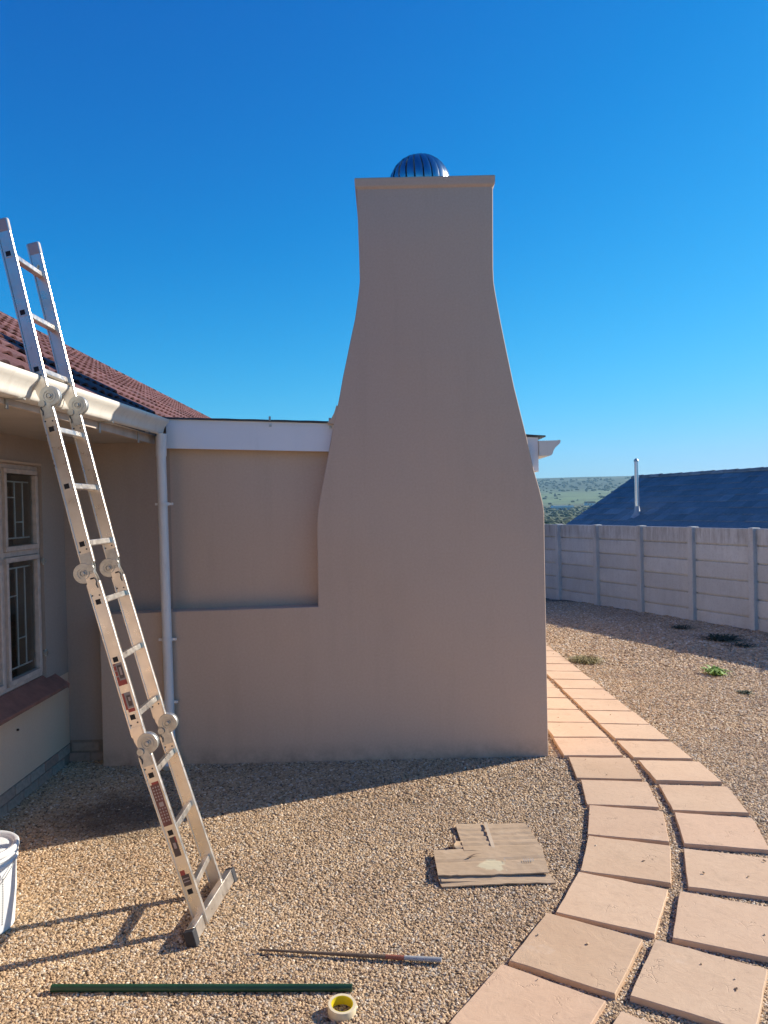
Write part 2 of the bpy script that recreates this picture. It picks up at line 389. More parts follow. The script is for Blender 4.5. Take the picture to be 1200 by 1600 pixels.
# ------------------------------------------------------------------ loose gravel
def inside_slabs(x, y): return False
mb = MB(); st = .25; cells = []
ix0, ix1, iy0, iy1 = -20, 40, 6, 70
dens = []; size = []
for ix in range(ix0, ix1):
    for iy in range(iy0, iy1):
        x, y = (ix+.5)*st, (iy+.5)*st
        n = .909*x + .416*y
        if n > 11.0 or y > 17: continue
        if x < -2.49: continue
        if x < 1.15 and y > 6.0: continue
        if abs(x) > .55*y + 1.3: continue
        d = math.hypot(x, y)
        r = .0053 if d < 3.8 else (.0060 if d < 5 else (.0074 if d < 7 else (.0105 if d < 10 else .016)))
        p = [((ix+a)*st, (iy+b)*st) for a, b in ((0,0),(1,0),(1,1),(0,1))]
        mb.add([(a, b, g(a, b) + .004) for a, b in p], [(0,1,2,3)])
        dens.append(1.22/(math.pi*r*r)); size.append(r)
me = mb.mesh('gravel', M['ground'])
for nm, arr in (('dens', dens), ('size', size)):
    at = me.attributes.new(nm, 'FLOAT', 'FACE'); at.data.foreach_set('value', arr)
gravel = bpy.data.objects.new('gravel', me); C.objects.link(gravel)
tag(gravel, 'loose tan and brown gravel covering the yard', 'gravel', kind='stuff')
ng = bpy.data.node_groups.new('gravel_scatter', 'GeometryNodeTree')
ng.interface.new_socket('Geometry', in_out='INPUT', socket_type='NodeSocketGeometry')
ng.interface.new_socket('Geometry', in_out='OUTPUT', socket_type='NodeSocketGeometry')
N = ng.nodes; L = ng.links
def node(t, **k):
    n = N.new(t)
    for a, v in k.items(): setattr(n, a, v)
    return n
gi = node('NodeGroupInput'); go = node('NodeGroupOutput')
dist = node('GeometryNodeDistributePointsOnFaces')
ad = node('GeometryNodeInputNamedAttribute', data_type='FLOAT'); ad.inputs[0].default_value = 'dens'
asz = node('GeometryNodeInputNamedAttribute', data_type='FLOAT'); asz.inputs[0].default_value = 'size'
L.new(gi.outputs[0], dist.inputs['Mesh']); L.new(ad.outputs[0], dist.inputs['Density'])
join = node('GeometryNodeJoinGeometry')
for k in range(5):
    i_ = node('GeometryNodeMeshIcoSphere'); i_.inputs['Radius'].default_value = 1; i_.inputs['Subdivisions'].default_value = 2
    sp_ = node('GeometryNodeSetPosition')
    nz_ = node('ShaderNodeTexNoise'); nz_.inputs['Scale'].default_value = .9; nz_.inputs['Detail'].default_value = 2
    ps = node('GeometryNodeInputPosition'); ad2 = node('ShaderNodeVectorMath', operation='ADD'); ad2.inputs[1].default_value = (k*7.3, k*3.1, k*1.7)
    L.new(ps.outputs[0], ad2.inputs[0]); L.new(ad2.outputs[0], nz_.inputs['Vector'])
    sb_ = node('ShaderNodeVectorMath', operation='SUBTRACT'); sb_.inputs[1].default_value = (.5, .5, .5); L.new(nz_.outputs['Color'], sb_.inputs[0])
    sc2 = node('ShaderNodeVectorMath', operation='SCALE'); sc2.inputs[3].default_value = 1.5; L.new(sb_.outputs[0], sc2.inputs[0])
    L.new(i_.outputs[0], sp_.inputs['Geometry']); L.new(sc2.outputs[0], sp_.inputs['Offset'])
    tr = node('GeometryNodeTransform'); tr.inputs['Scale'].default_value = [(1.25,.9,.62),(1,.95,.7),(1.4,.8,.6),(1.1,1.0,.55),(.95,.85,.8)][k]
    L.new(sp_.outputs[0], tr.inputs[0])
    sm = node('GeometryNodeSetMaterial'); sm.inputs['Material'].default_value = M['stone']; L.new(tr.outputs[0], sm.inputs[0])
    g2 = node('GeometryNodeGeometryToInstance'); L.new(sm.outputs[0], g2.inputs[0]); L.new(g2.outputs[0], join.inputs[0])
iop = node('GeometryNodeInstanceOnPoints'); iop.inputs['Pick Instance'].default_value = True
rr_ = node('FunctionNodeRandomValue', data_type='FLOAT_VECTOR'); rr_.inputs[0].default_value = (-.5, -.5, 0); rr_.inputs[1].default_value = (.5, .5, 6.28)
rs = node('FunctionNodeRandomValue', data_type='FLOAT'); rs.inputs[2].default_value = .6; rs.inputs[3].default_value = 1.5; rs.inputs['Seed'].default_value = 5
ri = node('FunctionNodeRandomValue', data_type='INT'); ri.inputs[4].default_value = 0; ri.inputs[5].default_value = 4; ri.inputs['Seed'].default_value = 9
mu = node('ShaderNodeMath', operation='MULTIPLY'); L.new(asz.outputs[0], mu.inputs[0]); L.new(rs.outputs[1], mu.inputs[1])
L.new(dist.outputs['Points'], iop.inputs['Points']); L.new(join.outputs[0], iop.inputs['Instance'])
L.new(rr_.outputs[0], iop.inputs['Rotation']); L.new(mu.outputs[0], iop.inputs['Scale']); L.new(ri.outputs[2], iop.inputs['Instance Index'])
j2 = node('GeometryNodeJoinGeometry'); L.new(gi.outputs[0], j2.inputs[0]); L.new(iop.outputs[0], j2.inputs[0]); L.new(j2.outputs[0], go.inputs[0])
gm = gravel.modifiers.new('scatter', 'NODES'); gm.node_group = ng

# ------------------------------------------------------------------ paving path
mb = MB()
bed = [(.15, 2.3), (.75, 3.45), (1.2, 4.9), (1.30, 6.0), (1.31, 13.5)]
bed2 = [(1.0, 2.0), (1.75, 3.2), (2.15, 4.4), (2.28, 5.6), (2.29, 13.5)]
vs = []
for (a, b), (c_, d) in zip(bed, bed2): vs += [(a, b, g(a, b)+.006), (c_, d, g(c_, d)+.006)]
mb.add(vs, [(2*i, 2*i+1, 2*i+3, 2*i+2) for i in range(4)])
path = mb.build('path', M['ground']); tag(path, kind='structure')
def slab_mesh(k):
    rn = random.Random(k); b = bmesh.new(); w = .2175; hgt = .045; NN = 6
    top = []
    for i in range(NN+1):
        for j in range(NN+1):
            x = -w + 2*w*i/NN; y = -w + 2*w*j/NN
            edge = i in (0, NN) or j in (0, NN)
            top.append(b.verts.new((x + (rn.uniform(-.0018, .0018) if edge else 0), y + (rn.uniform(-.0018, .0018) if edge else 0), rn.uniform(-.0012, .0012))))
    for i in range(NN):
        for j in range(NN):
            q = [top[i*(NN+1)+j], top[(i+1)*(NN+1)+j], top[(i+1)*(NN+1)+j+1], top[i*(NN+1)+j+1]]; b.faces.new(q).smooth = True
    ring = [top[i*(NN+1)] for i in range(NN+1)] + [top[NN*(NN+1)+j] for j in range(1, NN+1)] + [top[i*(NN+1)+NN] for i in range(NN-1, -1, -1)] + [top[j] for j in range(NN-1, 0, -1)]
    mid = [b.verts.new((v.co.x*1.012, v.co.y*1.012, v.co.z - .004)) for v in ring]
    low = [b.verts.new((v.co.x*1.022, v.co.y*1.022, -hgt-.02)) for v in ring]
    n = len(ring)
    for A, B in ((ring, mid), (mid, low)):
        for i in range(n): b.faces.new((A[i], B[i], B[(i+1) % n], A[(i+1) % n]))
    for A in (ring, mid):
        for i in range(n):
            e = b.edges.get((A[i], A[(i+1) % n]))
            if e: e.smooth = False
    bmesh.ops.recalc_face_normals(b, faces=b.faces)
    me = bpy.data.meshes.new('paving_slab'); b.to_mesh(me); b.free(); me.materials.append(M['slab']); return me
SM = [slab_mesh(k) for k in range(6)]
slabs = [  # centre x, y, angle
 (.50, 2.88, -35), (.23, 2.49, -38), (.895, 2.563, -36), (.62, 2.19, -39),
 (.786, 3.275, -32.5), (1.060, 3.675, -27.5), (1.261, 4.105, -20), (1.402, 4.558, -16), (1.495, 5.032, -9.5), (1.540, 5.513, -6.5), (1.545, 5.993, -2.5),
 (1.212, 3.033, -31.5), (1.510, 3.45, -25), (1.742, 3.927, -19), (1.897, 4.423, -14), (1.993, 4.912, -8.5), (2.043, 5.425, -3), (2.045, 5.937, -.8)]
for k in range(15): slabs.append((1.556 + rnd.uniform(-.004, .004), 6.46 + .4660*k, rnd.uniform(-.5, .5)))
for k in range(15): slabs.append((2.052 + rnd.uniform(-.006, .006), 6.43 + .4660*k, rnd.uniform(-.6, .6)))
for k, (x, y, a) in enumerate(slabs):
    tx = (g(x+.2, y) - g(x-.2, y))/.4; ty = (g(x, y+.2) - g(x, y-.2))/.4
    o = place('paving_slab', SM[k % 6], path, (x, y, g(x, y) + .030 + rnd.uniform(-.002, .002)), (Matrix.Rotation(math.atan(ty), 3, 'X') @ Matrix.Rotation(-math.atan(tx), 3, 'Y') @ Matrix.Rotation(R(a) + math.pi/2*(k % 4), 3, 'Z')).to_euler())

mb = MB()
for (x, y, a) in slabs:
    mb.add([(x+dx*.40, y+dy*.40, g(x, y)+.034) for dx, dy in ((-.5,-.5),(.5,-.5),(.5,.5),(-.5,.5))], [(0,1,2,3)])
me = mb.mesh('stray_stones', M['stone'])
for nm, val in (('dens', 9.), ('size', .0042)):
    at = me.attributes.new(nm, 'FLOAT', 'FACE'); at.data.foreach_set('value', [val*(rnd.uniform(.1, 2.2) if nm == 'dens' else 1) for _ in slabs])
stray = bpy.data.objects.new('stray_stones', me); C.objects.link(stray); tag(stray, 'stray gravel stones scattered over the paving slabs', 'gravel', kind='stuff')
ng2 = ng.copy()
out2 = [n for n in ng2.nodes if n.bl_idname == 'NodeGroupOutput'][0]; iop2 = [n for n in ng2.nodes if n.bl_idname == 'GeometryNodeInstanceOnPoints'][0]
for l_ in list(out2.inputs[0].links): ng2.links.remove(l_)
ng2.links.new(iop2.outputs[0], out2.inputs[0])
stray.modifiers.new('scatter', 'NODES').node_group = ng2

# ------------------------------------------------------------------ house
XW = -2.5
house = thing('house', (XW, 6, 0), 'taupe plastered house with red tiled roof and white fascia behind the chimney', 'house')
def wy(y0, y1, z0, z1, mat, name='wall'):
    pass
WY0, WY1, WZ0, WZ1 = 2.9, 5.62, .765, 2.292
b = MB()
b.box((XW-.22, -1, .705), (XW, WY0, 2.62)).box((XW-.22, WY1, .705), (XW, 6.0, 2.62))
b.box((XW-.22, WY0, WZ1), (XW, WY1, 2.62)); b.build('wall', M['plaster_shaded'], house)
b = MB(); b.box((XW-.22, -1, .15), (XW, 6.0, WZ0-.06)); w = b.build('wall', M['plaster_bounce_lit'], house); w['label'] = 'plaster below the window, coloured paler for light bounced off the gravel'
# outer shell of the house (other sides) and the room's inside
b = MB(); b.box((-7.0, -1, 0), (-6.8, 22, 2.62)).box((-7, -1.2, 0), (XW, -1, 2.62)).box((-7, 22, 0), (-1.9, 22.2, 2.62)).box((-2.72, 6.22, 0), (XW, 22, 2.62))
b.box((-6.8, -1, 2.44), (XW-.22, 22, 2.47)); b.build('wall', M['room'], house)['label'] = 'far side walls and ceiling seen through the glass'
# back wall (recess) of the extension: plane y = 6
b = MB(); b.prism([(XW, .17), (-1.664, .17), (-1.664, 2.60), (XW, 2.60)], 6.0, 6.2); b.build('wall', M['plaster_shaded'], house)  # left of the downpipe: darker colour stands in for eaves shade
b = MB(); b.prism([(-1.664, .17), (1.12, .17), (1.12, 2.40), (-.35, 2.54), (-1.664, 2.58)], 6.0, 6.2).box((.95, 6.2, 0), (1.12, 13.5, 2.38))
b.build('wall', M['plaster'], house)
# plinth
b = MB(); b.box((XW-.2, -1, -.05), (XW-.004, 6.0, .15)).box((XW, 6.004, -.05), (1.10, 6.19, .17))
pl = b.build('plinth', M['mortar'], house)
bk = MB().box((-.006, -.105, -.0325), (.006, .105, .0325)).mesh('brick', M['brick'], bevel=.003, seg=1)
for row, z in enumerate((.034, .109)):
    k = 0; y = 6.0 - .115 - (.11 if row == 0 else 0)
    while y > .3:
        place('brick', bk, pl, (XW, y, z), (rnd.uniform(-.01, .01), 0, rnd.uniform(-.01, .01))); y -= .225
bk2 = MB().box((-.105, -.006, -.0325), (.105, .006, .0325)).mesh('brick', M['brick'], bevel=.003, seg=1)
for row, z in enumerate((.034, .118)):
    for x in ((-2.38,) if row else (-2.44, -2.245)): place('brick', bk2, pl, (x, 6.0, z), (0, rnd.uniform(-.01, .01), 0), ((1 if row else .9), 1, 1))

# window
def window():
    fr = MB(); x0, x1 = XW-.075, XW-.03
    lights = [(5.085, 5.60), (4.02, 5.055), (3.50, 3.99), (2.93, 3.47)]
    mul = []
    fr.box((x0, WY0, WZ0), (x1, WY1, WZ0+.03)).box((x0, WY0, WZ1-.03), (x1, WY1, WZ1)).box((x0, WY1-.03, WZ0+.03), (x1, WY1, WZ1-.03)).box((x0, WY0, WZ0+.03), (x1, WY0+.03, WZ1-.03))
    for y in (5.07, 4.005, 3.485): mul.append(MB().box((x0, y-.022, WZ0+.03), (x1, y+.022, WZ1-.03)))
    ZT_ = 1.678
    for a, b_ in ((5.093, WY1-.031), (4.028, 5.047), (3.508, 3.982), (WY0+.031, 3.462)): mul.append(MB().box((x0+.001, a, ZT_-.018), (x1-.001, b_, ZT_+.018)))
    win = fr.build('window', M['frame'], house, bevel=.002, seg=1)
    for i_, q_ in enumerate(mul): q_.build('mullion' if i_ < 3 else 'transom', M['frame'], win, bevel=.002, seg=1)
    for (a, b_) in [(5.095, 5.588), (4.03, 5.045), (3.51, 3.98), (2.932, 3.46)]:
        for (za, zb) in ((WZ0+.032, ZT_-.02), (ZT_+.02, WZ1-.032)):
            s = MB(); xa, xb = XW-.058, XW-.012; t = .034
            s.box((xa, a, za), (xb, b_, za+t)).box((xa, a, zb-t), (xb, b_, zb)).box((xa, a, za+t), (xb, a+t, zb-t)).box((xa, b_-t, za+t), (xb, b_, zb-t))
            s.build('sash', M['frame'], win, bevel=.003, seg=1)
            MB().box((xa+.012, a+t-.005, za+t-.005), (xa+.016, b_-t+.005, zb-t+.005)).build('pane', M['glass'], win)
            q = MB(); xg = XW-.085; w_ = (b_-a); zz0, zz1 = za+t+.05, zb-t-.05
            ys = [a + w_*f for f in ((.80, .56, .33) if w_ < .6 else (.88, .76, .64, .5, .38, .26, .13))]
            q.tube((xg, a+.01, zz0), (xg, b_-.01, zz0), .006, n=6).tube((xg, a+.01, zz1), (xg, b_-.01, zz1), .006, n=6)
            for y in ys: q.tube((xg, y, zz0), (xg, y, zz1), .006, n=6)
            h_ = zz1-zz0
            for i in range(len(ys)-1): 
                f = (.28, .72)[i % 2]; q.tube((xg, ys[i], zz0+h_*f), (xg, ys[i+1], zz0+h_*f), .005, n=6)
            q.build('burglar_bar', M['bars'], win, smooth=True)
    for z in (1.60, .93):
        lt = MB(); lt.obox((XW+.004, 5.612, z), (.014, 0, 0), (0, .012, 0), (0, 0, .014)).tube((XW-.002, 5.62, z-.025), (XW-.002, 5.62, z+.025), .007, n=8)
        lt.build('hinge', M['steel'], win, smooth=True)
window()
b = MB()      # dark curtains hanging inside
vs = []; fs = []; n_ = 120
for i in range(n_+1):
    y = 2.8 + 2.9*i/n_; x = XW-.30 + .018*math.sin(i*1.3) + .01*math.sin(i*.37); vs += [(x, y, .5), (x+.004, y, 2.40)]
for i in range(n_):
    if 52 < i < 62 or 100 < i < 104: continue
    fs.append((2*i, 2*i+2, 2*i+3, 2*i+1))
b.add(vs, fs); b.build('curtain', M['curtain'], house, smooth=True)
# sill: sloping terracotta
b = MB()
sl = [(XW-.03, .765), (XW-.03, .70), (XW+.10, .640), (XW+.105, .668), (XW+.10, .672)]
b.add([(x, y, z) for y in (WY0-.1, 5.76) for x, z in sl], [(0,1,2,3,4), (9,8,7,6,5)] + [(i, (i+1) % 5, 5+(i+1) % 5, 5+i) for i in range(5)])
sill = b.build('window_sill', M['sillbrick'], house, bevel=.004, seg=1)
b = MB().box((XW+.0015, 3.0, 2.296), (XW+.012, 5.60, 2.31)); b.build('lintel_drip', M['plaster'], house)
b = MB().tube((XW, 5.15, .50), (XW+.012, 5.15, .50), .008, n=8); b.build('wall_plug', M['dark'], house)

# roof of the house: gable, ridge along y
EX, EZ, SL = -1.675, 2.60, .604
RX = -4.72; RZ = EZ + SL*(EX-RX)
Y0R, Y1R = -1.6, 22.5
b = MB()
b.add([(x, y, z-.05) for y in (Y0R, Y1R) for x, z in ((EX-.02, EZ), (RX, RZ), (RX-(EX-RX), EZ))] + [(x, y, z-.09) for y in (Y0R, Y1R) for x, z in ((EX-.02, EZ), (RX, RZ), (RX-(EX-RX), EZ))],
      [(0,1,4,3), (1,2,5,4), (6,9,10,7), (7,10,11,8), (0,3,9,6), (2,8,11,5), (0,6,7,1), (1,7,8,2), (3,4,10,9), (4,5,11,10)])
roof = b.build('roof', M['roofmetal'], house)
ang = math.atan(SL); Ls = math.hypot(EX-RX, RZ-EZ)
def tile_mesh(wd, ln, th=.016, wave=.022, n=8, lip=.022):
    b = MB(); vs = []
    for j, (u, lift) in enumerate(((0, th), (ln, 0))):
        for i in range(n+1):
            f = i/n
            h_ = wave*abs(math.sin(2*math.pi*f))**.8
            vs.append((-u, -wd/2 + wd*1.04*f, h_ + lift))
    for i in range(n+1):
        f = i/n; vs.append((-.004, -wd/2 + wd*1.04*f, wave*abs(math.sin(2*math.pi*f))**.8 + th - lip))
    fs = [(i, n+1+i, n+2+i, i+1) for i in range(n)] + [(i, i+1, 2*n+3+i, 2*n+2+i) for i in range(n)]
    return b.add(vs, fs)
TW, TL = .30, .322
tb = tile_mesh(TW, .40, .028, .036, 12, .014); tme = tb.mesh('tile', M['redtile'], smooth=True)
rot = Matrix.Rotation(ang, 3, 'Y')
NC = int(Ls/TL)+1
rest = MB()
cand = []
for c_ in range(NC):
    for k in range(int((Y1R-Y0R)/TW)):
        y = Y0R + .15 + k*TW; s_ = c_*TL
        x, z = EX - .025 - s_*math.cos(ang), EZ - .03 + s_*math.sin(ang) + .012
        cand.append((x, y, z))
vis = sorted([p for p in cand if 3.3 < p[1] and abs(p[0]) < .62*p[1]], key=lambda p: math.hypot(p[0], p[1]))[:299]
visset = set(vis)
for (x, y, z) in cand:
    if (x, y, z) in visset:
        place('tile', tme, roof, (x, y, z + rnd.uniform(-.002, .004)), (rnd.uniform(-.006, .006), ang + rnd.uniform(-.008, .008), 0))
    else:
        Rt = Matrix.Rotation(ang + rnd.uniform(-.008, .008), 3, 'Y'); o_ = Vector((x, y, z + rnd.uniform(-.002, .004)))
        rest.add([Rt @ p + o_ for p in tb.v], tb.f)
# far slope, plain courses
for c_ in range(NC):
    s_ = c_*TL; x = RX-(EX-RX) + s_*math.cos(ang)
    if x + TL > RX - .02: break
    x = x; z = EZ + s_*math.sin(ang)
    rest.box((x, Y0R, z-.04), (x+TL*.9, Y1R, z+.01))
rr = rest.build('tile', M['redtile'], roof, smooth=True); rr['kind'] = 'stuff'
rc = MB()
n_ = 8; vs = []
for y, rr2 in ((0, .085), (.40, .072)):
    for i in range(n_+1):
        t = math.pi*(-.08 + 1.16*i/n_); vs.append((rr2*math.cos(t), y, rr2*.8*math.sin(t)))
rc.add(vs, [(i, i+1, n_+2+i, n_+1+i) for i in range(n_)])
rcm = rc.mesh('ridge_tile', M['redtile'], smooth=True)
y = Y0R
while y < Y1R: place('ridge_tile', rcm, roof, (RX, y, RZ - .045 + rnd.uniform(-.004, .006)), (rnd.uniform(-.01, .01), 0, rnd.uniform(-.02, .02))); y += .38
# eaves: fascia board, soffit, gutter
b = MB().box((-1.772, -1.5, 2.462), (-1.75, 5.905, 2.62)); b.build('fascia', M['fascia_old'], house)['label'] = 'faded beige board under the eaves gutter'
b = MB().box((XW, -1.5, 2.485), (-1.775, 5.995, 2.50)); b.build('soffit', M['soffit'], house)
def gut_profile(w=.125, h=.115):
    return [(0, h), (0, 0), (w*.52, 0), (w*.60, .008), (w*.64, .022), (w*.66, h*.30), (w*.74, h*.50), (w*.88, h*.68), (w*.97, h*.80), (w, h*.88), (w, h), (w-.012, h), (w-.012, h-.010)]
def gutter(x, ya, za, yb, zb, sgn, parent, mat, wsc=1.):
    p = [(a*wsc, c_) for a, c_ in gut_profile()]; b = MB(); off = []
    for i, (a, c_) in enumerate(p): off.append((a, c_))
    inner = [(a + (.003 if a < .06 else -.003), c_ + .003) for a, c_ in p][::-1]
    ring = p + inner; n = len(ring)
    vs = [(x + sgn*a, ya, za + c_) for a, c_ in ring] + [(x + sgn*a, yb, zb + c_) for a, c_ in ring]
    b.add(vs, [(i, (i+1) % n, n+(i+1) % n, n+i) for i in range(n)])
    o = b.build('gutter', mat, parent, smooth=True)
    e = MB(); m_ = len(p) - 3
    q = [(x + sgn*a, c_) for a, c_ in p[:11]]
    for yy, z in ((yb, zb), (ya, za)):
        e.add([(a, yy + d, z + c_) for d in (0, .004) for a, c_ in q], [tuple(range(11)), tuple(range(11, 22))[::-1]] + [(i, (i+1) % 11, 11+(i+1) % 11, 11+i) for i in range(11)])
    e.build('end_cap', mat, o)
    return o
gz = lambda y: 2.485 + .0168*(y-3.27)
gutl = gutter(-1.748, -1.5, gz(-1.5), 5.86, gz(5.86), 1, house, M['gutter'])
for y in (.6, 1.6, 2.6, 3.58, 4.75, 5.5):
    MB().box((-1.7485, y-.012, 2.44), (-1.742, y+.012, gz(y)+.0)).box((-1.742, y-.012, gz(y)-.008), (-1.66, y+.012, gz(y)-.002)).build('bracket', M['steel'], gutl)
for y in (2.05, 4.05):
    q = MB(); p_ = gut_profile()[2:12]
    vs = [(-1.748 + a*1.012 + .0015, yy, gz(yy) + c_ - .0015) for yy in (y-.022, y+.022) for a, c_ in p_]
    q.add(vs, [(i, i+1, 10+i+1, 10+i) for i in range(9)]); q.build('joint_strap', M['gutter'], gutl, smooth=True)
# downpipe
b = MB(); b.tube((-1.668, 5.80, 2.53), (-1.672, 5.80, 2.36), .040, n=24).tube((-1.672, 5.80, 2.37), (-1.655, 5.80, .10), .036, n=24).tube((-1.655, 5.80, .12), (-1.655, 5.70, .03), .036, n=24)
dp = b.build('downpipe', M['pipe'], house, smooth=True)
for z in (.975, .50, 2.0):
    q = MB(); q.lathe([(.037, -.012), (.040, -.012), (.040, .012), (.037, .012)], (-1.661, 5.80, z), 24)
    q.obox((-1.661-.052, 5.81, z), (.014, 0, 0), (0, .010, 0), (0, 0, .009)).obox((-1.661+.052, 5.81, z), (.014, 0, 0), (0, .010, 0), (0, 0, .009)); q.build('bracket', M['pipe'], dp, smooth=True)
# white fascia over the lean-to
b = MB(); b.prism([(-1.665, 2.43), (-.35, 2.374), (1.20, 2.185), (1.20, 2.447), (-.35, 2.590), (-1.665, 2.655)], 5.925, 5.945)
fas = b.build('fascia', M['fascia'], house); fas['label'] = 'broad white fascia board under the lean-to roof'
b = MB().box((1.178, 5.946, 2.185), (1.20, 13.4, 2.44)); b.build('fascia', M['fascia'], house)
b = MB()
for (xa, za, xb, zb) in ((-1.70, 2.659, -.35, 2.595), (-.35, 2.595, 1.255, 2.449)):
    n_ = 24
    vs = []
    for i in range(n_+1):
        f = i/n_; x, z = xa+(xb-xa)*f, za+(zb-za)*f
        for (yy, dz) in ((5.905, 0), (13.5, 0), (13.5, .011), (5.905, .011)): vs.append((x, yy, z+dz+.001*math.sin(i*1.6)))
    fs = []
    for i in range(n_):
        o_ = 4*i
        for k in range(4): fs.append((o_+k, o_+(k+1) % 4, o_+4+(k+1) % 4, o_+4+k))
    fs += [(0,1,2,3), (4*n_, 4*n_+3, 4*n_+2, 4*n_+1)]
    b.add(vs, fs)
lr = b.build('roof_sheet', M['roofmetal'], house)
for x, z in ((-.86, 2.640), (-.40, 2.618)):
    MB().tube((x, 5.90, z-.02), (x, 5.90, z+.014), .008, n=8).obox((x, 5.918, z-.055), (.008, 0, 0), (0, .008, 0), (0, 0, .008)).build('screw', M['steel'], lr, smooth=True)
gut2 = gutter(1.202, 5.90, 2.305, 13.4, 2.27, 1, house, M['gutter'], 1.32)
# ------------------------------------------------------------------ chimney
FY = 5.85
def wpt(px, py, Y=FY):
    u = (px-600) - .023*(py-790); v = (py-790) + .023*(px-600)
    return (u/1200*Y, EYE - v/1200*Y)
Lp = [(558,300),(560,360),(561.5,400),(562.5,440),(560.6,459),(555,499),(549.3,525),(541.8,562),(536.2,588.7),(530.2,622.4),(526.5,640),(520.3,669),(513.7,706.7),(505,752),(498,790),(495.3,812),(496,880),(497.2,948)]
Rp = [(770,300),(770,360),(770.3,420),(771.2,441),(774.4,461),(782.6,505),(792.3,552),(803.3,604),(812.9,642.8),(822.5,681),(834.9,736),(843,763.8),(848.8,788),(850.6,802),(851.4,860),(858,1184)]
LW = [wpt(*p) for p in Lp]; RW = [wpt(*p) for p in Rp]
LW[0] = (LW[0][0], 4.36); RW[0] = (RW[0][0], 4.36); RW[-1] = (RW[-1][0], -.05)
LX = -2.19; LZ = 1.172; CB = 7.42
bm = bmesh.new()
col_l = LW[::-1]            # bottom -> top
outline = [(LX, -.05), RW[-1]] + RW[-2::-1] + LW + [(LX, LZ)]
deep = ['none'] + ['deep']*(len(RW)-1) + ['deep'] + ['deep']*(len(LW)-1) + ['shal', 'shal']
fv = [bm.verts.new((x, FY, z)) for x, z in outline]
bm.faces.new(fv)
cache = {}
def back(i, Y):
    if (i, Y) not in cache: x, z = outline[i]; cache[(i, Y)] = bm.verts.new((x, Y, z))
    return cache[(i, Y)]
for i in range(len(outline)):
    j = (i+1) % len(outline)
    d = deep[i] if i < len(deep) else 'shal'
    if d == 'none': continue
    Y = CB if d == 'deep' else 6.0
    bm.faces.new((fv[j], fv[i], back(i, Y), back(j, Y)))
li = [i for i in range(len(outline)) if (i, CB) in cache]
bm.faces.new([cache[(i, CB)] for i in li][::-1])
bmesh.ops.recalc_face_normals(bm, faces=bm.faces)
es = [e for e in bm.edges if len(e.link_faces) == 2 and all(abs(v.co.y-FY) < 1e-6 for v in e.verts) and max(v.co.z for v in e.verts) > 0]
bmesh.ops.bevel(bm, geom=es, offset=.009, segments=3, profile=.5, affect='EDGES')
for f in bm.faces: f.smooth = True
for e in bm.edges:
    if len(e.link_faces) == 2 and e.calc_face_angle(0) > R(38): e.smooth = False
chim = thing('chimney', (0, FY, 0), 'tall taupe plastered chimney with sloping shoulders and a low wall on its left', 'chimney')
me = bpy.data.meshes.new('shaft'); bm.to_mesh(me); bm.free(); me.materials.append(M['plaster'])
for v in me.vertices: v.co.y -= FY
sh = bpy.data.objects.new('shaft', me); C.objects.link(sh); sh.parent = chim; ORG['shaft'] = Vector((0, FY, 0))
# cap slab with a small cove below it
b = MB(); xl, xr = LW[0][0], RW[0][0]
prof = [(0, 4.352), (.006, 4.360), (.012, 4.368), (.014, 4.376), (.016, 4.428), (.010, 4.436)]
rings = []
for o_, z in prof:
    rings.append([(xl-o_, FY-o_, z), (xr+o_, FY-o_, z), (xr+o_, CB+o_, z), (xl-o_, CB+o_, z)])
vs = [p for r_ in rings for p in r_]
b.add(vs, [(4*k+i, 4*k+(i+1) % 4, 4*k+4+(i+1) % 4, 4*k+4+i) for k in range(len(prof)-1) for i in range(4)] + [(4*(len(prof)-1)+i for i in range(4))])
b.f[-1] = list(b.f[-1]); b.build('cap', M['plaster'], chim)
# cement flare where the lean-to roof meets the chimney
b = MB(); q = [(512, 662.5), (518.4, 655), (523, 646.5), (526.6, 634), (531, 640), (530, 664)]
b.prism([wpt(*p, FY+.05) for p in q][::-1], FY+.006, FY+.5); b.build('flashing', M['plaster'], chim)

# turbine ventilator
vc_ = (.372, 6.62, 4.685)
vent = thing('roof_ventilator', (vc_[0], vc_[1], 4.437), 'round spinning metal turbine vent on top of the chimney', 'ventilator')
RV = .262
M['galv'] = MT('galvanised_bright', (.42, .45, .50), .2, 1.0); m = M['galv']; m.bump(m.noise(9, 3, .5), .12, .01); M['galv'] = m.m
vb = MB(); nv = 22; K = 10
vs = []
for k in range(K+1):
    ph = R(14 + 132*k/K)
    for i, (a, rs_) in enumerate(((-.5, .90), (-.25, .985), (.25, 1.02), (.58, 1.0))):
        az = a * 2*math.pi/nv + .22*math.sin(ph-.2)
        r_ = RV*rs_; vs.append((r_*math.sin(ph)*math.cos(az), r_*math.sin(ph)*math.sin(az), r_*.97*math.cos(ph)))
vb.add(vs, [(4*k+i, 4*k+i+1, 4*k+5+i, 4*k+4+i) for k in range(K) for i in range(3)])
vme = vb.mesh('vane', M['galv'], smooth=True)
for i in range(nv): place('vane', vme, vent, vc_, (0, 0, 2*math.pi*i/nv + .1))
MB().lathe([(0.001, RV*.99), (.03, RV*.985), (.07, RV*.955), (.072, RV*.93)], vc_, 24).build('top_cap', M['galv'], vent, smooth=True)
MB().lathe([(.15, -RV*.86), (.165, -RV*.80), (.165, -RV*.9), (.15, -RV*1.12), (.19, -RV*1.12), (.19, -.291)], vc_, 32).build('throat', M['galv'], vent, smooth=True)
MB().lathe([(.0, RV*.7), (.15, RV*.5), (.19, 0), (.15, -RV*.8)], vc_, 20).build('core', M['dark'], vent, smooth=True)

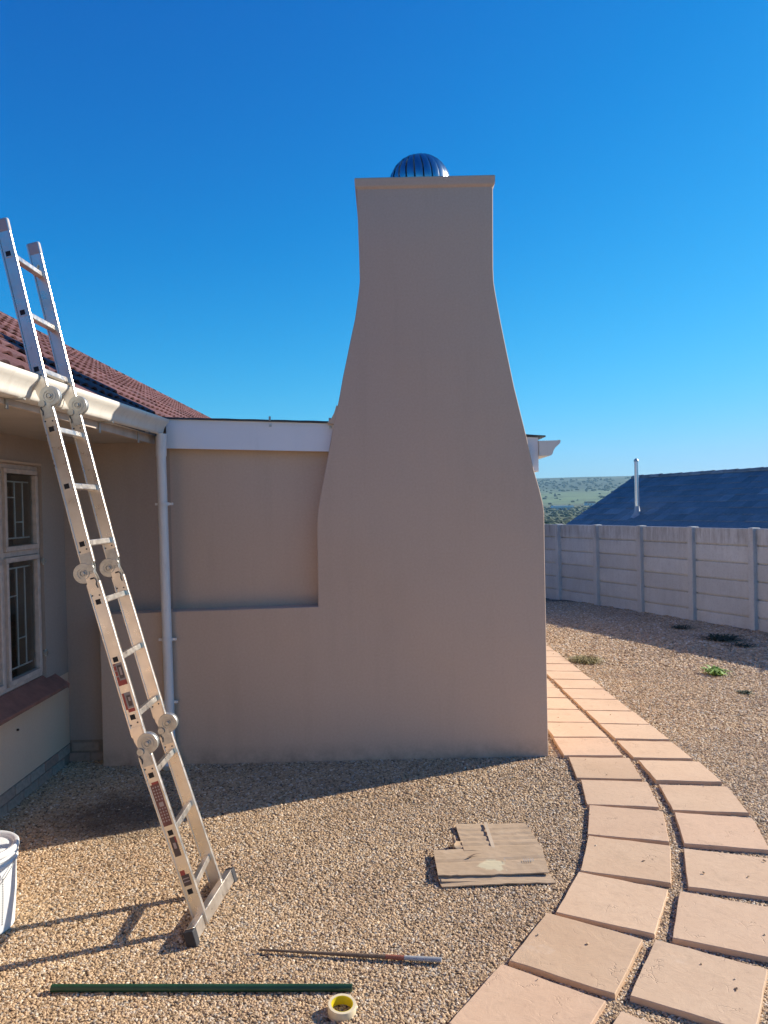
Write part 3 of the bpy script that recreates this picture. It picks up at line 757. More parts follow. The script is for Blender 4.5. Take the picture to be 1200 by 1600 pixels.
# ------------------------------------------------------------------ fence
A = Vector((.416, -.909, 0)); Nn = Vector((.909, .416, 0))
FN = 11.06; FB = 1.315; ztop = 1.42
def fp(s, n=FN, z=0): p = A*s + Nn*n; return Vector((p.x, p.y, z))
fo = fp(-9.17, z=-.3)
fence = thing('concrete_fence', fo, 'weathered grey precast concrete panel fence between slotted posts along the gravel', 'fence')
rz = math.atan2(A.y, A.x)
PH = .302
pb = MB()      # panel: local x along the fence, y depth, with chamfered edges
pw = (FB-.10)/2
def ring_(y, i): return [(-pw, y, -PH/2+i), (pw, y, -PH/2+i), (pw, y, PH/2-i), (-pw, y, PH/2-i)]
h_ = PH/2
prof = [(.010, -h_-.004), (.010, -h_+.024), (-.030, -h_+.026), (-.030, h_-.008), (-.024, h_-.002), (.02, h_-.002), (.02, -h_-.004)]
vs = [(x, y, z) for x in (-pw, pw) for y, z in prof]; n7 = len(prof)
pb.add(vs, [tuple(range(n7)), tuple(range(n7, 2*n7))[::-1]] + [(i, (i+1) % n7, n7+(i+1) % n7, n7+i) for i in range(n7)])
pme = pb.mesh('panel', M['concrete'])
qb = MB(); qb.box((-.056, -.115, -1.75), (.056, .065, ztop+.014)).add([], [])
posm = qb.mesh('post', M['concrete'], bevel=.012, seg=2)
for k in range(-5, 10):
    s = -14.43 + FB*k
    lean = rnd.uniform(-.006, .006)
    place('post', posm, fence, fp(s), (rnd.uniform(-.005, .005), lean, rz))
    if k < 9:
        dzb = rnd.uniform(-.006, .006)
        for j in range(6):
            z = ztop - PH*(j+.5) + dzb
            place('panel', pme, fence, fp(s+FB/2, z=z) + Nn*rnd.uniform(-.004, .004), (rnd.uniform(-.012, .012), rnd.uniform(-.003, .003), rz))

# ------------------------------------------------------------------ neighbour's house
nh0 = fp(-10, 17.6, -1.5)
nh = thing('neighbour_house', nh0, "neighbour's house with a dark tiled roof behind the concrete fence", 'house')
RN, RZn, SLn = 17.6, 2.66, .532; S0, S1 = -19.1, 4.0
def nb(s, n, z): p = A*s + Nn*n; return (p.x, p.y, z)
eN = 13.4; eZ = RZn - SLn*(RN-eN); fN = 2*RN-eN
b = MB()
def bx(s0, s1, n0, n1, z0, z1):
    b.add([nb(s, n, z) for z in (z0, z1) for s, n in ((s0, n0), (s1, n0), (s1, n1), (s0, n1))], [(0,3,2,1),(4,5,6,7),(0,1,5,4),(1,2,6,5),(2,3,7,6),(3,0,4,7)])
bx(S0+.3, S1-.3, eN+.5, fN-.5, -2, eZ-.02)
b.add([nb(s, n, z) for s in (S0+.3, S0+.5) for n, z in ((eN+.5, eZ), (fN-.5, eZ), (RN, RZn-.35))], [(0,1,2), (5,4,3), (0,3,4,1), (1,4,5,2), (2,5,3,0)])
b.build('wall', simple('cream_plaster', (.5, .44, .36), .8), nh)
b = MB()
b.add([nb(s, n, z) for dz in (-.03, -.10) for s in (S0, S1) for n, z in ((eN, eZ+dz), (RN, RZn+dz), (fN, eZ+dz))],
      [(0,1,4,3),(1,2,5,4),(6,9,10,7),(7,10,11,8),(0,3,9,6),(2,8,11,5),(0,6,7,1),(1,7,8,2),(3,4,10,9),(4,5,11,10)])
nroof = b.build('roof', M['roofmetal'], nh)
an = math.atan(SLn); tlen = .34
nt_ = tile_mesh(.33, .42, .013, .016, 6)
# orient: local -x runs up the slope (towards +n), local y along the fence
Bas = Matrix(((-Nn.x, A.x, 0), (-Nn.y, A.y, 0), (0, 0, 1)))
if Bas.determinant() < 0: Bas = Matrix(((-Nn.x, -A.x, 0), (-Nn.y, -A.y, 0), (0, 0, 1)))
Rm = Bas @ Matrix.Rotation(an, 3, 'Y'); eul = Rm.to_euler()
nme = nt_.mesh('tile', M['darktile'], smooth=True)
cs = []
Ln = math.hypot(RN-eN, RZn-eZ)
for c_ in range(int(Ln/tlen)+1):
    for k in range(int((S1-S0)/.33)):
        s_ = S0 + .165 + k*.33; d = c_*tlen
        n_ = eN - .04 + d*math.cos(an); z = eZ - .015 + d*math.sin(an)
        cs.append((s_, n_, z))
def key(p):
    q = nb(*p); vis_ = q[2] > EYE - .034*q[1] and abs(q[0]) < .56*q[1]
    return (0 if vis_ else 1, math.hypot(q[0], q[1]))
cs.sort(key=key); rest = MB()
for i, p in enumerate(cs):
    q = Vector(nb(*p)); q.z += rnd.uniform(-.003, .006)
    if i < 298: place('tile', nme, nroof, q, eul)
    else: rest.add([Rm @ v + q for v in nt_.v], nt_.f)
rr = rest.build('tile', M['darktile'], nroof, smooth=True); rr['kind'] = 'stuff'
rc = MB(); vs = []; n_ = 8
for y, rr2 in ((0, .125), (.42, .105)):
    for i in range(n_+1):
        t = math.pi*(-.05+1.1*i/n_); vs.append((rr2*math.cos(t), y, rr2*.75*math.sin(t)))
rc.add(vs, [(i, i+1, n_+2+i, n_+1+i) for i in range(n_)])
rcm = rc.mesh('ridge_tile', M['darktile'], smooth=True)
s_ = S0
while s_ < S1: place('ridge_tile', rcm, nroof, nb(s_+.4, RN, RZn-.015+rnd.uniform(-.004, .008)), (0, rnd.uniform(-.02, .02), math.atan2(-A.x*-1, -A.y)*0 + rz + math.pi/2)); s_ += .40
# verge tiles on the gable end
b = MB()
for c_ in range(int(Ln/tlen)+1):
    for sg in (1, -1):
        d = c_*tlen; n0 = eN + d*math.cos(an); n1 = n0 + .36*math.cos(an); z0 = eZ+d*math.sin(an)+.03; z1 = z0+.36*math.sin(an)-.02
        if sg < 0: n0, n1 = 2*RN-n0, 2*RN-n1
        b.add([nb(s, n, z) for s in (S0-.05, S0+.12) for n, z in ((n0, z0), (n1, z1), (n1, z1-.12), (n0, z0-.12))], [(0,1,2,3),(7,6,5,4),(0,4,5,1),(1,5,6,2),(2,6,7,3),(3,7,4,0)])
b.build('verge', M['darktile'], nroof)
# flue: on the roof at pixel direction u=395
fu = .3296; fy = 21.6; fx = fu*fy; nn_ = .909*fx+.416*fy; fz = RZn - SLn*(RN-nn_)
fl = MB().tube((fx, fy, fz-.1), (fx, fy, EYE+62/1200*fy-.05), .058, n=20)
flue = fl.build('flue_pipe', simple('stainless_flue', (.75, .76, .78), .3, .9, .05), nh, smooth=True)
MB().lathe([(.058, 0), (.066, .0), (.066, .045), (.03, .09), (.002, .10)], (fx, fy, EYE+62/1200*fy-.05), 20).build('cap', M['steel'], flue, smooth=True)
MB().lathe([(.062, .25), (.09, .06), (.17, -.04), (.26, -.14)], (fx, fy, fz), 20).build('flashing', simple('lead_flashing', (.32, .34, .38), .5, .3), flue, smooth=True)

# ------------------------------------------------------------------ ladder
lad = thing('folding_ladder', (-.87, 3.71, 0), 'paint-marked folding aluminium ladder leaning on the gutter with stabiliser bar on the gravel', 'ladder')
def jp(px, py, fr, Y0=3.55):
    Y = Y0 + .15*fr; x, z = wpt(px, py, Y); return Vector((x, Y, z))
J = [jp(316, 1449, 0), jp(222, 1166, .26), jp(142, 895, .51), jp(71, 624, .76), jp(4, 344, 1.)]
DY = Vector((0, .335, 0)); HW = .033; HT = .011
holes_px = [(295,1393),(265,1301),(236,1211),(208,1120),(181,1030),(154,940),(130,850),(106,760),(82,671),(60,578),(38,490),(14,399)]
for sct in range(4):
    a, c_ = J[sct], J[sct+1]
    d = (c_-a).normalized(); per = Vector((d.z, 0, -d.x)).normalized()   # in the rail plane, pointing +x
    gap0 = .045 if sct else 0; gap1 = .045 if sct < 3 else 0
    for si, off in enumerate((Vector((0,0,0)), DY)):
        p0, p1 = a + d*gap0 + off, c_ - d*gap1 + off
        b = MB(); b.obox((p0+p1)/2, per*HW, Vector((0, HT, 0)), (p1-p0)/2)
        rail = b.build('rail', M['alu'], lad, bevel=.004 if sct < 3 else .0105, seg=2)
        # rolled lips along both edges of the web, and end cap
        q = MB()
        for sg in (-1, 1): q.obox((p0+p1)/2 + per*sg*(HW-.004) + Vector((0, -HT-.0012, 0)), per*.0035, Vector((0, .0022, 0)), (p1-p0)/2*.985)
        q.build('lip', M['alu'], rail, bevel=.001, seg=1)
        # rivets
        rv = MB()
        for e0, sg in ((p0, 1), (p1, -1)):
            if (sct == 0 and sg == 1) or (sct == 3 and sg == -1): continue
            for aa, bb in ((.02, -.018), (.03, .018), (.062, -.020), (.068, .014)):
                c0 = e0 + d*sg*aa + per*bb
                rv.tube(c0 + Vector((0, -HT-.0025, 0)), c0 + Vector((0, HT+.0025, 0)), .0038, n=8)
        rv.build('rivet', M['rubber'], rail)
    if sct == 3:
        for off in (Vector((0,0,0)), DY):
            e0 = c_ + off
            MB().obox(e0 - d*.035, per*(HW+.0025), Vector((0, HT+.0025, 0)), d*.036).build('end_plug', simple('grey_plastic', (.42, .38, .37), .6), lad, bevel=.012, seg=3)
for hi, hp in enumerate(holes_px):
    fr = (1449-hp[1])/(1449-344); c0 = jp(hp[0], hp[1], fr)
    # snap to the rail line
    sct = min(3, max(0, sum(1 for j in J[1:4] if c0.z > j.z))); a = J[sct]; d = (J[sct+1]-a).normalized(); per = Vector((d.z, 0, -d.x)).normalized()
    t = (c0.z-a.z)/d.z; c0 = a + d*t
    b = MB(); y0 = Vector((0, -HT-.004, 0)); s_ = .0145
    b.obox(c0 + DY/2, per*s_, (DY - Vector((0, 2*HT, 0)))/2, d*s_)
    rung = b.build('rung', M['alu_clean'], lad, bevel=.004, seg=2)
    for o_ in (0, 1):
        q = MB(); yy = c0 + (DY*o_) + Vector((0, (-HT-.001) if o_ == 0 else (HT+.001), 0))
        e_ = .012; r_ = .0165
        for (u_, w_, a_, b_) in ((0, r_-.002, r_, .0022), (0, -r_+.002, r_, .0022), (r_-.002, 0, .0022, r_-.004), (-r_+.002, 0, .0022, r_-.004)):
            q.obox(yy + per*u_ + d*w_, per*a_, Vector((0, .002, 0)), d*b_)
        q.build('rung_rim', M['alu'], rung)
        q = MB(); q.obox(yy, per*(r_-.004), Vector((0, .0012, 0)), d*(r_-.004)); q.build('rung_end', M['dark'], rung)
# hinges
for hj, sg in ((1, 1), (2, -1), (3, 1)):
    c0 = J[hj]; d = (J[hj+1]-J[hj-1]).normalized(); per = Vector((d.z, 0, -d.x)).normalized()
    for oi, off in enumerate((Vector((0,0,0)), DY)):
        ctr = c0 + off + per*sg*.030 + d*(.006)
        b = MB()
        up = -1
        b.lathe([(0.001, -.015), (.047, -.015), (.049, -.012), (.049, -.004), (.045, -.002), (.045, .002), (.049, .004), (.049, .012), (.047, .015), (.001, .015)], ctr, 32, axis=(0, 1, 0))
        hg = b.build('hinge', M['steel'], lad, smooth=True)
        q = MB()
        q.lathe([(.030, -.0155), (.030, -.018), (.026, -.018), (.026, -.0155)], ctr, 24, axis=(0, 1, 0)).lathe([(.001, -.023), (.008, -.023), (.010, -.021), (.010, -.0155)], ctr, 16, axis=(0, 1, 0)).lathe([(.017, -.0155), (.017, -.0195), (.014, -.0195), (.014, -.0155)], ctr, 20, axis=(0, 1, 0))
        q.build('hub', M['steel'], hg, smooth=True)
        # plates riveted to both rails
        for s2 in (1, -1):
            L_ = .10 if s2 == up*sg or True else .07
            pp = []
            w1 = .026
            base = c0 + off
            pl_ = MB(); n_ = 10
            pts = [(-w1, .095), (w1, .095), (w1, .03), (w1*.9 if sg > 0 else w1*.7, -.005)] + [(-w1*.7 if sg > 0 else -w1*.9, -.005), (-w1, .03)]
            y0, y1 = -HT-.0035, -HT-.0002
            if s2 < 0: y0, y1 = HT+.0002, HT+.0035
            for (ya, yb) in (((-HT-.0036), (-HT-.0004)), ((HT+.0004), (HT+.0036))):
                vs = [base + per*p_ + d*(s2*q_) + Vector((0, ya, 0)) for p_, q_ in pts] + [base + per*p_ + d*(s2*q_) + Vector((0, yb, 0)) for p_, q_ in pts]
                n2 = len(pts)
                pl_.add(vs, [tuple(range(n2)), tuple(range(n2, 2*n2))[::-1]] + [(i, (i+1) % n2, n2+(i+1) % n2, n2+i) for i in range(n2)])
            pl_.build('plate', M['steel'] if s2*sg < 0 else M['alu'], hg)
        # locking lever + spring
        lv = MB(); e0 = c0 + off - per*sg*.012 - d*sg*0 + Vector((0, -HT-.007, 0))
        k_ = -1 if hj != 2 else 1
        lv.lathe([(.001, -.004), (.016, -.004), (.017, -.002), (.017, .003)], e0 + d*k_*-.03*0 - d*.022*(1 if hj != 2 else -1)*1 + per*0, 16, axis=(0, 1, 0))
        lv.build('lock_boss', M['steel'], hg, smooth=True)
        lv = MB(); pth = [e0 + per*(-.006*sg) - d*.030, e0 + per*(-.010*sg) - d*.045, e0 + per*(-.004*sg) - d*.060, e0 + per*(-.008*sg) - d*.078]
        lv.path(pth, .0022, 6).obox(e0 + per*.006*sg - d*.028, per*.009, Vector((0, .002, 0)), d*.0035)
        lv.build('spring', M['rubber'], hg)
# little hook on the top rung end and stickers
a, c_ = J[3], J[4]; d = (c_-a).normalized(); per = Vector((d.z, 0, -d.x)).normalized()
b = MB(); e0 = c_ - d*.155 + DY - Vector((0, HT+.006, 0)); b.tube(e0 - per*.028 - d*.02, e0 + per*.004 + d*.03, .006, n=10); b.build('pin', M['alu_clean'], lad, smooth=True)
stick_red = simple('sticker_red', (.36, .06, .045), .5); stick_dk = simple('sticker_dark', (.09, .06, .055), .4); stick_gr = simple('sticker_grey', (.28, .25, .24), .3); stick_br = simple('sticker_brown', (.20, .075, .06), .5, 0, .3, 40); stick_w = simple('sticker_pale', (.42, .33, .29), .5)
def sticker(px0, py0, px1, py1, hw, comps, label):
    """comps: list of (t0,t1,u0,u1,mat) fractions along / across"""
    p0 = jp(px0, py0, (1449-py0)/1105); p1 = jp(px1, py1, (1449-py1)/1105)
    sct = min(3, sum(1 for j in J[1:4] if (p0.z+p1.z)/2 > j.z)); a = J[sct]; d = (J[sct+1]-a).normalized(); per = Vector((d.z, 0, -d.x)).normalized()
    p0 = a + d*((p0.z-a.z)/d.z); p1 = a + d*((p1.z-a.z)/d.z)
    bm_ = MB(); mats = []
    for i, (t0, t1, u0, u1, mt) in enumerate(comps):
        if mt not in mats: mats.append(mt)
        bm_.cur = mats.index(mt)
        q0 = p0.lerp(p1, (t0+t1)/2) + per*hw*((u0+u1)) + Vector((0, -HT-.0006 - .0004*min(i, 4), 0))
        bm_.obox(q0, per*hw*(u1-u0), Vector((0, .0004, 0)), (p1-p0)*(t1-t0)/2)
    s = bm_.build('sticker', mats, lad); s['label'] = label
sticker(181, 1036, 193, 1070, .021, [(0, .78, -.5, .5, stick_gr), (0, .8, -.5, -.22, stick_red), (.78, 1, -.5, .5, stick_red), (.1, .7, -.1, .42, stick_dk), (.2, .55, .05, .3, stick_w), (.06, .1, -.5, -.22, stick_w), (.3, .34, -.5, -.22, stick_w), (.55, .6, -.5, -.22, stick_w)], 'red and grey label below a rung hole')
sticker(195, 1082, 207, 1112, .020, [(0, .8, -.5, .5, stick_gr), (0, .85, -.5, -.25, stick_red), (.82, 1, -.3, .5, stick_red), (.15, .7, -.05, .4, stick_dk), (.25, .45, .1, .35, stick_w)], 'smaller red and grey label above a rung hole')
dots = [(0, .06, -.3, .5, stick_red), (.05, 1, -.5, .5, stick_br)]
for i in range(12):
    for u_ in (-.28, .02, .32):
        if 5 <= i <= 6 : continue
        dots.append((.10+.07*i, .135+.07*i, u_-.07, u_+.07, stick_w))
dots += [(.46, .56, -.2, .3, stick_w)]
sticker(243, 1222, 264, 1290, .021, dots, 'long brown instruction label printed with rows of pale dots')
sticker(270, 1308, 280, 1338, .015, [(0, 1, -.5, .5, stick_dk), (.3, .6, -.2, .2, stick_w), (0, .3, .3, .5, stick_red)], 'dark warning label')
sticker(285, 1360, 294, 1384, .018, [(0, .3, -.5, .1, stick_red), (.3, 1, -.5, .5, stick_dk), (.5, .56, -.4, .4, stick_w), (.7, .76, -.4, .4, stick_w)], 'dark label with red top')
# stabiliser bar
pa, pb_ = Vector((-.905, 3.425, .045)), Vector((-.848, 3.99, .04)); dv = (pb_-pa).normalized(); sd_ = Vector((dv.y, -dv.x, 0)); 
tilt = Vector((-.27, 0, 1)).normalized()
nrm = dv.cross(tilt).normalized()
b = MB(); b.obox((pa+pb_)/2, nrm*.020, (pb_-pa)/2, tilt*.032); bar = b.build('stabiliser_bar', M['alu_clean'], lad, bevel=.004, seg=2)
for e0, sg in ((pa, -1), (pb_, 1)):
    MB().obox(e0 + dv*sg*.008 - tilt*.008, nrm*.024, dv*.022, tilt*.038).build('rubber_foot', M['rubber'], bar, bevel=.005, seg=2)

# ------------------------------------------------------------------ bucket
bx_, by_ = -1.948, 3.60
bucket = thing('paint_bucket', (bx_, by_, 0), 'white plastic paint bucket with lid and black print at the left edge', 'bucket')
M['bucket'] = simple('white_bucket_plastic', (.74, .75, .74), .4, 0, .05, 8, .05, 60)
rb, rt = .150, .172
MB().lathe([(.002, .004), (rb-.01, .002), (rb, .012), (rb+.012, .18), (rt-.008, .315), (rt, .318), (rt, .326), (rt-.006, .33), (rt-.005, .345), (rt+.002, .348), (rt+.002, .356), (rt-.005, .36), (rt-.004, .372)], (bx_, by_, 0), 64).build('body', M['bucket'], bucket, smooth=True)
MB().lathe([(rt+.004, .366), (rt+.006, .370), (rt+.006, .388), (rt+.001, .394), (rt-.012, .394), (rt-.020, .388), (rt-.022, .374), (rt-.034, .374), (rt-.038, .380), (rt-.05, .382), (.002, .381)], (bx_, by_, 0), 64).build('lid', M['bucket'], bucket, smooth=True)
ink = simple('black_ink', (.05, .055, .06), .5); ink2 = simple('grey_ink', (.30, .31, .32), .5)
def on_bucket(th, z):
    r_ = rb + .012*min(1, z/.18) + (max(0, z-.18)/.135)*(rt-.008-rb-.012) + .0008
    return Vector((bx_ + r_*math.sin(th), by_ - r_*math.cos(th), z))
def stroke(mb_, t0, z0, t1, z1, w):
    n = 6
    for i in range(n):
        a, c_ = i/n, (i+1)/n
        p, q = on_bucket(t0+(t1-t0)*a, z0+(z1-z0)*a), on_bucket(t0+(t1-t0)*c_, z0+(z1-z0)*c_)
        mb_.add([p - Vector((0,0,w)), q - Vector((0,0,w)), q + Vector((0,0,w)), p + Vector((0,0,w))], [(0,1,2,3)])
pr = MB()
stroke(pr, .6, .19, 1.0, .235, .0045); stroke(pr, .6, .12, 1.08, .285, .005); stroke(pr, .6, .135, .95, .16, .004)
stroke(pr, .05, .17, 1.02, .30, .004); stroke(pr, .05, .20, .85, .245, .002); stroke(pr, .0, .15, .85, .19, .002); stroke(pr, -.4, .10, .95, .285, .0025)
for i in range(20): stroke(pr, 1.12, .055+.011*i, 1.16, .0555+.011*i, .0028)
stroke(pr, .95, .05, 1.02, .052, .004); stroke(pr, .95, .065, 1.02, .067, .003); stroke(pr, .95, .08, 1.0, .082, .004)
pr.build('print', ink, bucket)
pr = MB()
for i in range(14): stroke(pr, -.3, .125-.0085*i, rnd.uniform(.75, .95), .125-.0085*i, .0024)
for i in range(10): stroke(pr, .1+.045*i, .03, .115+.045*i, .0305, .012)
pr.build('print', ink2, bucket)
hd = MB(); pts = [Vector((bx_ + (rt+.006)*math.cos(t), by_ - (rt+.01)*math.sin(t)*1.0, .335 - .15*math.sin(t))) for t in [math.pi*i/16 for i in range(17)]]
hd.path(pts, .0025, 6).build('handle', M['steel'], bucket, smooth=True)

# ------------------------------------------------------------------ cardboard
M['card'] = MT('cardboard', rough=.85, spec=.2); m = M['card']; s_ = m.geo()
c = m.ramp(m.noise(6, 5, .65, s_), [(.3, (.40, .29, .19)), (.7, (.48, .355, .24))])
c = m.mix(m.math('MULTIPLY', m.ramp(m.noise(30, 4, .7, m.mapping(s_, (.25, 2, 1))), [(.5, 0.), (.7, 1.)]), .45), c, (.26, .18, .11))
c = m.mix(m.ramp(m.noise(9, 5, .7, s_), [(.55, 0.), (.75, .4)]), c, (.58, .47, .34))
pg = m.n('ShaderNodeVectorMath', operation='DISTANCE'); pg.inputs[1].default_value = (.53, 4.04, .045)
mpp = m.n('ShaderNodeMapping'); m.l(s_, mpp.inputs['Vector']); m.l(s_, pg.inputs[0])
blob = m.math('ADD', m.math('MULTIPLY', pg.outputs['Value'], 9.), m.math('MULTIPLY', m.noise(22, 4, .6, s_), 1.2))
c = m.mix(m.ramp(blob, [(.95, .75), (1.08, 0.)]) if False else m.math('MULTIPLY', m.ramp(m.math('MULTIPLY', blob, .5), [(.55, 1.), (.62, 0.)]), .55), c, (.62, .59, .40))
m.color(c); m.bump(m.noise(130, 3, .6, m.mapping(s_, (.2, 1.5, 1))), .25, .003); M['card'] = m.m
card = thing('flattened_box', (.5, 4.2, 0), 'torn flattened cardboard box lying on the gravel left of the path', 'cardboard')
def sheet(P, nx, ny, z0, name, th=.006, edge=0, seed=1, creases=(), warp=.004):
    rn = random.Random(seed); P = [Vector(p) for p in P]; b = MB(); vs = []
    for j in range(ny+1):
        for i in range(nx+1):
            u, v = i/nx, j/ny
            p = P[0]*(1-u)*(1-v) + P[1]*u*(1-v) + P[2]*u*v + P[3]*(1-u)*v
            z = z0 + warp*math.sin(3*u+seed)+warp*math.cos(4*v+u*2+seed) + rn.uniform(-.0008, .0008) + p[2]
            if edge and j == ny: p = p + Vector((0, rn.uniform(-edge, edge), 0))
            for cv in creases:
                if abs(v-cv) < .5/ny: z -= .006
            vs.append((p[0], p[1], z))
    n = len(vs); W = nx+1
    vs += [(x, y, z-th) for x, y, z in vs]
    fs = [(j*W+i, j*W+i+1, (j+1)*W+i+1, (j+1)*W+i) for j in range(ny) for i in range(nx)]
    fs += [(n+j*W+i, n+(j+1)*W+i, n+(j+1)*W+i+1, n+j*W+i+1) for j in range(ny) for i in range(nx)]
    ed = [i for i in range(W)] + [j*W+nx for j in range(1, ny+1)] + [ny*W+i for i in range(nx-1, -1, -1)] + [j*W for j in range(ny-1, 0, -1)]
    for a, c_ in zip(ed, ed[1:]+ed[:1]): fs.append((a, a+n, c_+n, c_))
    return b.add(vs, fs).build(name, M['card'], card)
up_ = sheet([(.386, 4.60, 0), (.806, 4.615, 0), (.836, 4.24, .004), (.40, 4.22, .004)], 14, 16, .026, 'back_panel', creases=(.27, .42, .62, .83), seed=2)
sheet([(.40, 4.56, 0), (.79, 4.58, 0), (.82, 4.25, 0), (.41, 4.24, 0)], 6, 6, .014, 'under_layer', seed=5)
lo_ = sheet([(.23, 4.237, 0), (.832, 4.268, 0), (.81, 3.955, 0), (.235, 3.935, 0)], 18, 12, .040, 'front_panel', edge=.004, seed=3, creases=(.5,), warp=.003)
sheet([(.232, 3.95, .006), (.812, 3.965, .006), (.832, 3.885, -.008), (.25, 3.865, -.008)], 12, 4, .022, 'flap', edge=.006, seed=7)
sheet([(.25, 4.22, 0), (.81, 4.25, 0), (.80, 3.92, 0), (.25, 3.90, 0)], 6, 6, .022, 'under_layer', seed=9)
# curled torn tab on the left
b = MB(); vs = []
for i in range(9):
    t = i/8; a_ = 2.4*t
    for w_ in (0, 1):
        vs.append((.405 - .055*math.sin(a_) - .01*t, 4.24+.12*w_*(1-.35*t)+.02*t, .024 + .035*(1-math.cos(a_))*.8))
b.add(vs, [(2*i, 2*i+1, 2*i+3, 2*i+2) for i in range(8)]); tb_ = b.build('torn_tab', M['card'], card, smooth=True)
so_ = tb_.modifiers.new('t', 'SOLIDIFY'); so_.thickness = .004
# tear as a dark brown sliver, tape line and print
b = MB(); b.add([(.40, 4.115, .048), (.445, 4.15, .050), (.50, 4.165, .048), (.45, 4.145, .049), (.425, 4.12, .048)], [(0,1,3,4), (1,2,3)]); b.build('tear', simple('card_tear_dark', (.16, .10, .06), .9), card)
b = MB(); b.box((.555, 4.25, .034), (.575, 4.60, .0345)); b.build('tape_strip', simple('clear_tape', (.56, .45, .33), .25), card)
b = MB()
for i in range(5): b.box((.70+.012*i, 4.06, .0475), (.7035+.012*i, 4.085, .048))
b.box((.70, 4.055, .0475), (.75, 4.057, .048)); b.box((.60, 4.10, .047), (.645, 4.1015, .0475)).box((.60, 4.06, .047), (.602, 4.10, .0475)); b.build('print', ink2, card)

# ------------------------------------------------------------------ small things on the ground
b = MB(); b.tube((-1.395, 3.105, .021), (-.172, 3.065, .019), .0145, n=20)
tag(b.build('green_pole', simple('green_plastic', (.014, .058, .028), .4, 0, .2, 12, .1, 60), org=(-.78, 3.08, 0), smooth=True), 'straight dark green pole lying on the gravel beside the tape roll', 'pole')
stick = thing('paint_stick', (-.2, 3.28, 0), 'thin tapering brown stick with a grey painted end lying on the gravel', 'stick')
b = MB(); P0, P1 = Vector((-.590, 3.345, .020)), Vector((.200, 3.235, .022)); dv = (P1-P0)
for n_, t0, t1, mt in (('shaft', 0, .70, simple('weathered_wood', (.14, .095, .065), .8, 0, .35, 30, .4, 90)), ('red_band', .70, .80, simple('rusty_red', (.25, .08, .05), .7, 0, .3, 40)), ('grey_end', .80, 1., simple('grey_paint', (.30, .31, .32), .5, 0, .2, 30))):
    a, c_ = P0+dv*t0, P0+dv*t1; r0, r1 = .0055+.0075*t0, .0055+.0075*t1
    q = MB().tube(a, c_, r0, r1, n=10)
    for v in q.v: v.z = .020 + (v.z-.020)*.8
    q.build(n_, mt, stick, bevel=.002 if t1 == 1. else 0)
tp = thing('masking_tape', (-.205, 2.935, 0), 'roll of cream masking tape with a yellow core', 'tape roll')
c0 = Vector((-.205, 2.935, .024)); ax = Vector((.06, -.10, 1)).normalized()
MB().lathe([(.0425, -.018), (.0535, -.018), (.0545, -.016), (.0545, .016), (.0535, .018), (.0425, .018)], c0, 48, axis=ax).build('tape', simple('cream_tape', (.66, .56, .38), .6, 0, .06, 30), tp, smooth=True)
MB().lathe([(.0425, .0175), (.0425, -.0175), (.0405, -.0175), (.0405, .0175), (.0425, .0175)], c0, 48, axis=ax).build('core', simple('yellow_core', (.75, .60, .02), .5), tp, smooth=True)
# weeds
M['leaf'] = simple('weed_leaf', (.24, .38, .07), .6, 0, .3, 20); M['leafdry'] = simple('dry_grass', (.24, .20, .08), .8, 0, .3, 20); M['leafdark'] = simple('dark_weed', (.035, .05, .022), .8, 0, .3, 20)
def weed(name, x, y, R_, H_, n, wleaf, mat, label, cat, sx=1.):
    rn = random.Random(hash((round(x*100), n)) % 999)
    b = MB()
    for i in range(n):
        a = rn.uniform(0, 6.28); l_ = R_*rn.uniform(.3, 1); h_ = H_*rn.uniform(.4, 1); bx0 = rn.uniform(-.35, .35)*R_; by0 = rn.uniform(-.35, .35)*R_
        d = Vector((math.cos(a)*sx, math.sin(a), 0)); pr_ = Vector((-d.y, d.x, 0)).normalized()*wleaf*rn.uniform(.6, 1.2)
        p0 = Vector((x+bx0*sx, y+by0, g(x, y)+.004)); p1 = p0 + d*l_*.5 + Vector((0, 0, h_)); p2 = p0 + d*l_ + Vector((0, 0, h_*rn.uniform(.5, 1)))
        b.add([p0-pr_*.2, p0+pr_*.2, p1+pr_, p1-pr_, p2], [(0,1,2,3), (3,2,4)])
    return tag(b.build(name, mat, org=(x, y, g(x, y))), label, cat)
weed('green_weed', 3.86, 9.02, .17, .10, 75, .020, M['leaf'], 'small bright green weed at the edge of the fence shadow', 'weed')
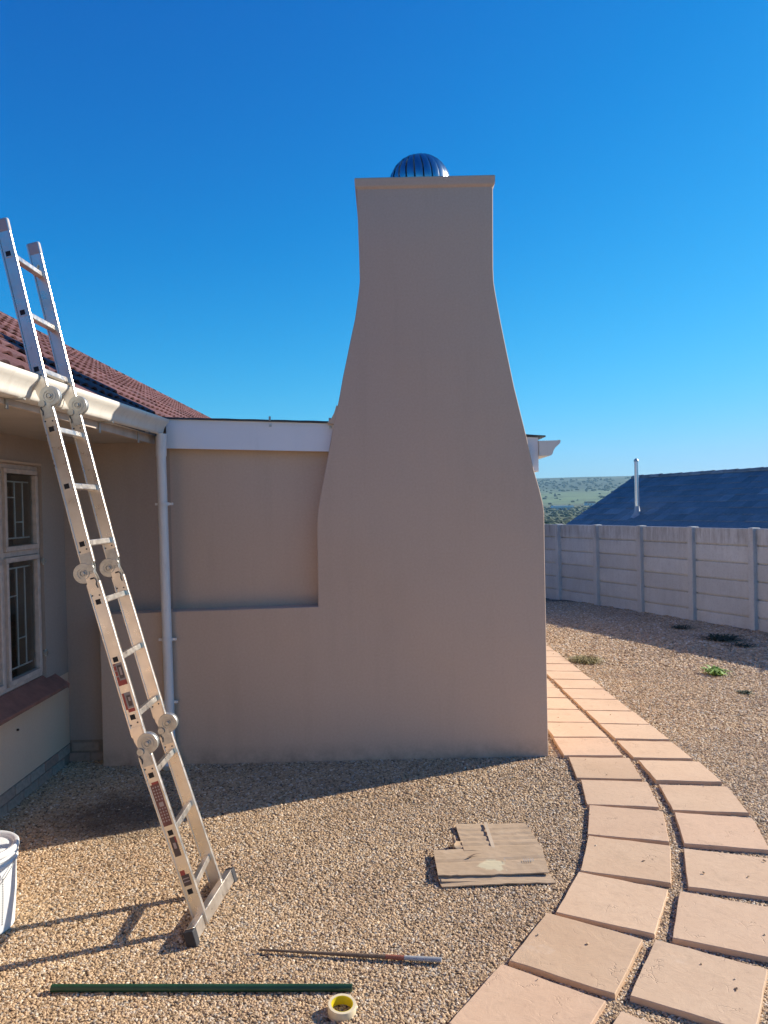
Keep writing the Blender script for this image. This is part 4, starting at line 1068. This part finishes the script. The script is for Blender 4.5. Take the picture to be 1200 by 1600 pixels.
weed('dry_tuft', 2.50, 9.70, .26, .07, 420, .006, M['leafdry'], 'low brownish dry grass tuft beside the path', 'weed', 1.0)
weed('dark_weed', 5.10, 11.7, .36, .09, 170, .012, M['leafdark'], 'larger dark weed patch in the shade before the fence', 'weed', 1.1)
weed('dark_weed', 4.98, 12.95, .24, .06, 90, .010, M['leafdark'], 'smaller dark weed in the fence shade, nearer the chimney side', 'weed', 1.2)
weed('dark_weed', 5.15, 11.15, .24, .05, 60, .010, M['leafdark'], 'sparse dark weed in the fence shade closest to the camera', 'weed', 1.3)
weed('clover', 3.75, 8.05, .12, .03, 60, .009, M['leafdark'], 'tiny dull weed on the sunlit gravel right of the path', 'weed')
# dry leaves and chips on the slabs
lb = MB(); lb.add([(-.012, 0, .001), (-.003, -.006, .004), (.010, -.004, .002), (.013, .001, .006), (.004, .006, .003), (-.006, .005, .007), (0, 0, .0045)], [(0,1,6), (1,2,6), (2,3,6), (3,4,6), (4,5,6), (5,0,6)])
for (x, y, lab) in ((1.335, 4.06, 'brown dry leaf on the left slab row beyond the cardboard'), (1.96, 4.03, 'brown dry leaf near the right edge on a right-row slab'), (.560, 3.36, 'brown dry leaf on the slab nearest the cardboard corner'), (1.33, 2.98, 'brown dry leaf on the nearest right-row slab')):
    o = bpy.data.objects.new('dry_leaf', lb.mesh('dry_leaf', simple('dry_leaf', (.11, .06, .035), .8)))
    C.objects.link(o); o.location = (x, y, g(x, y)+.031); o.rotation_euler = (0, 0, rnd.uniform(0, 6)); tag(o, lab, 'leaf', 'dry leaves on the slabs')

# ------------------------------------------------------------------ air
m = bpy.data.materials.new('haze_air'); m.use_nodes = True; m.node_tree.nodes.clear()
pv = m.node_tree.nodes.new('ShaderNodeVolumePrincipled'); pv.inputs['Color'].default_value = (.42, .76, 1, 1); pv.inputs['Density'].default_value = .00012
pv.inputs['Anisotropy'].default_value = .2
mo = m.node_tree.nodes.new('ShaderNodeOutputMaterial'); m.node_tree.links.new(pv.outputs[0], mo.inputs['Volume'])
hz = MB().box((-4700, -4700, -20), (4700, 4700, 175)).build('haze', m); tag(hz, kind='stuff')
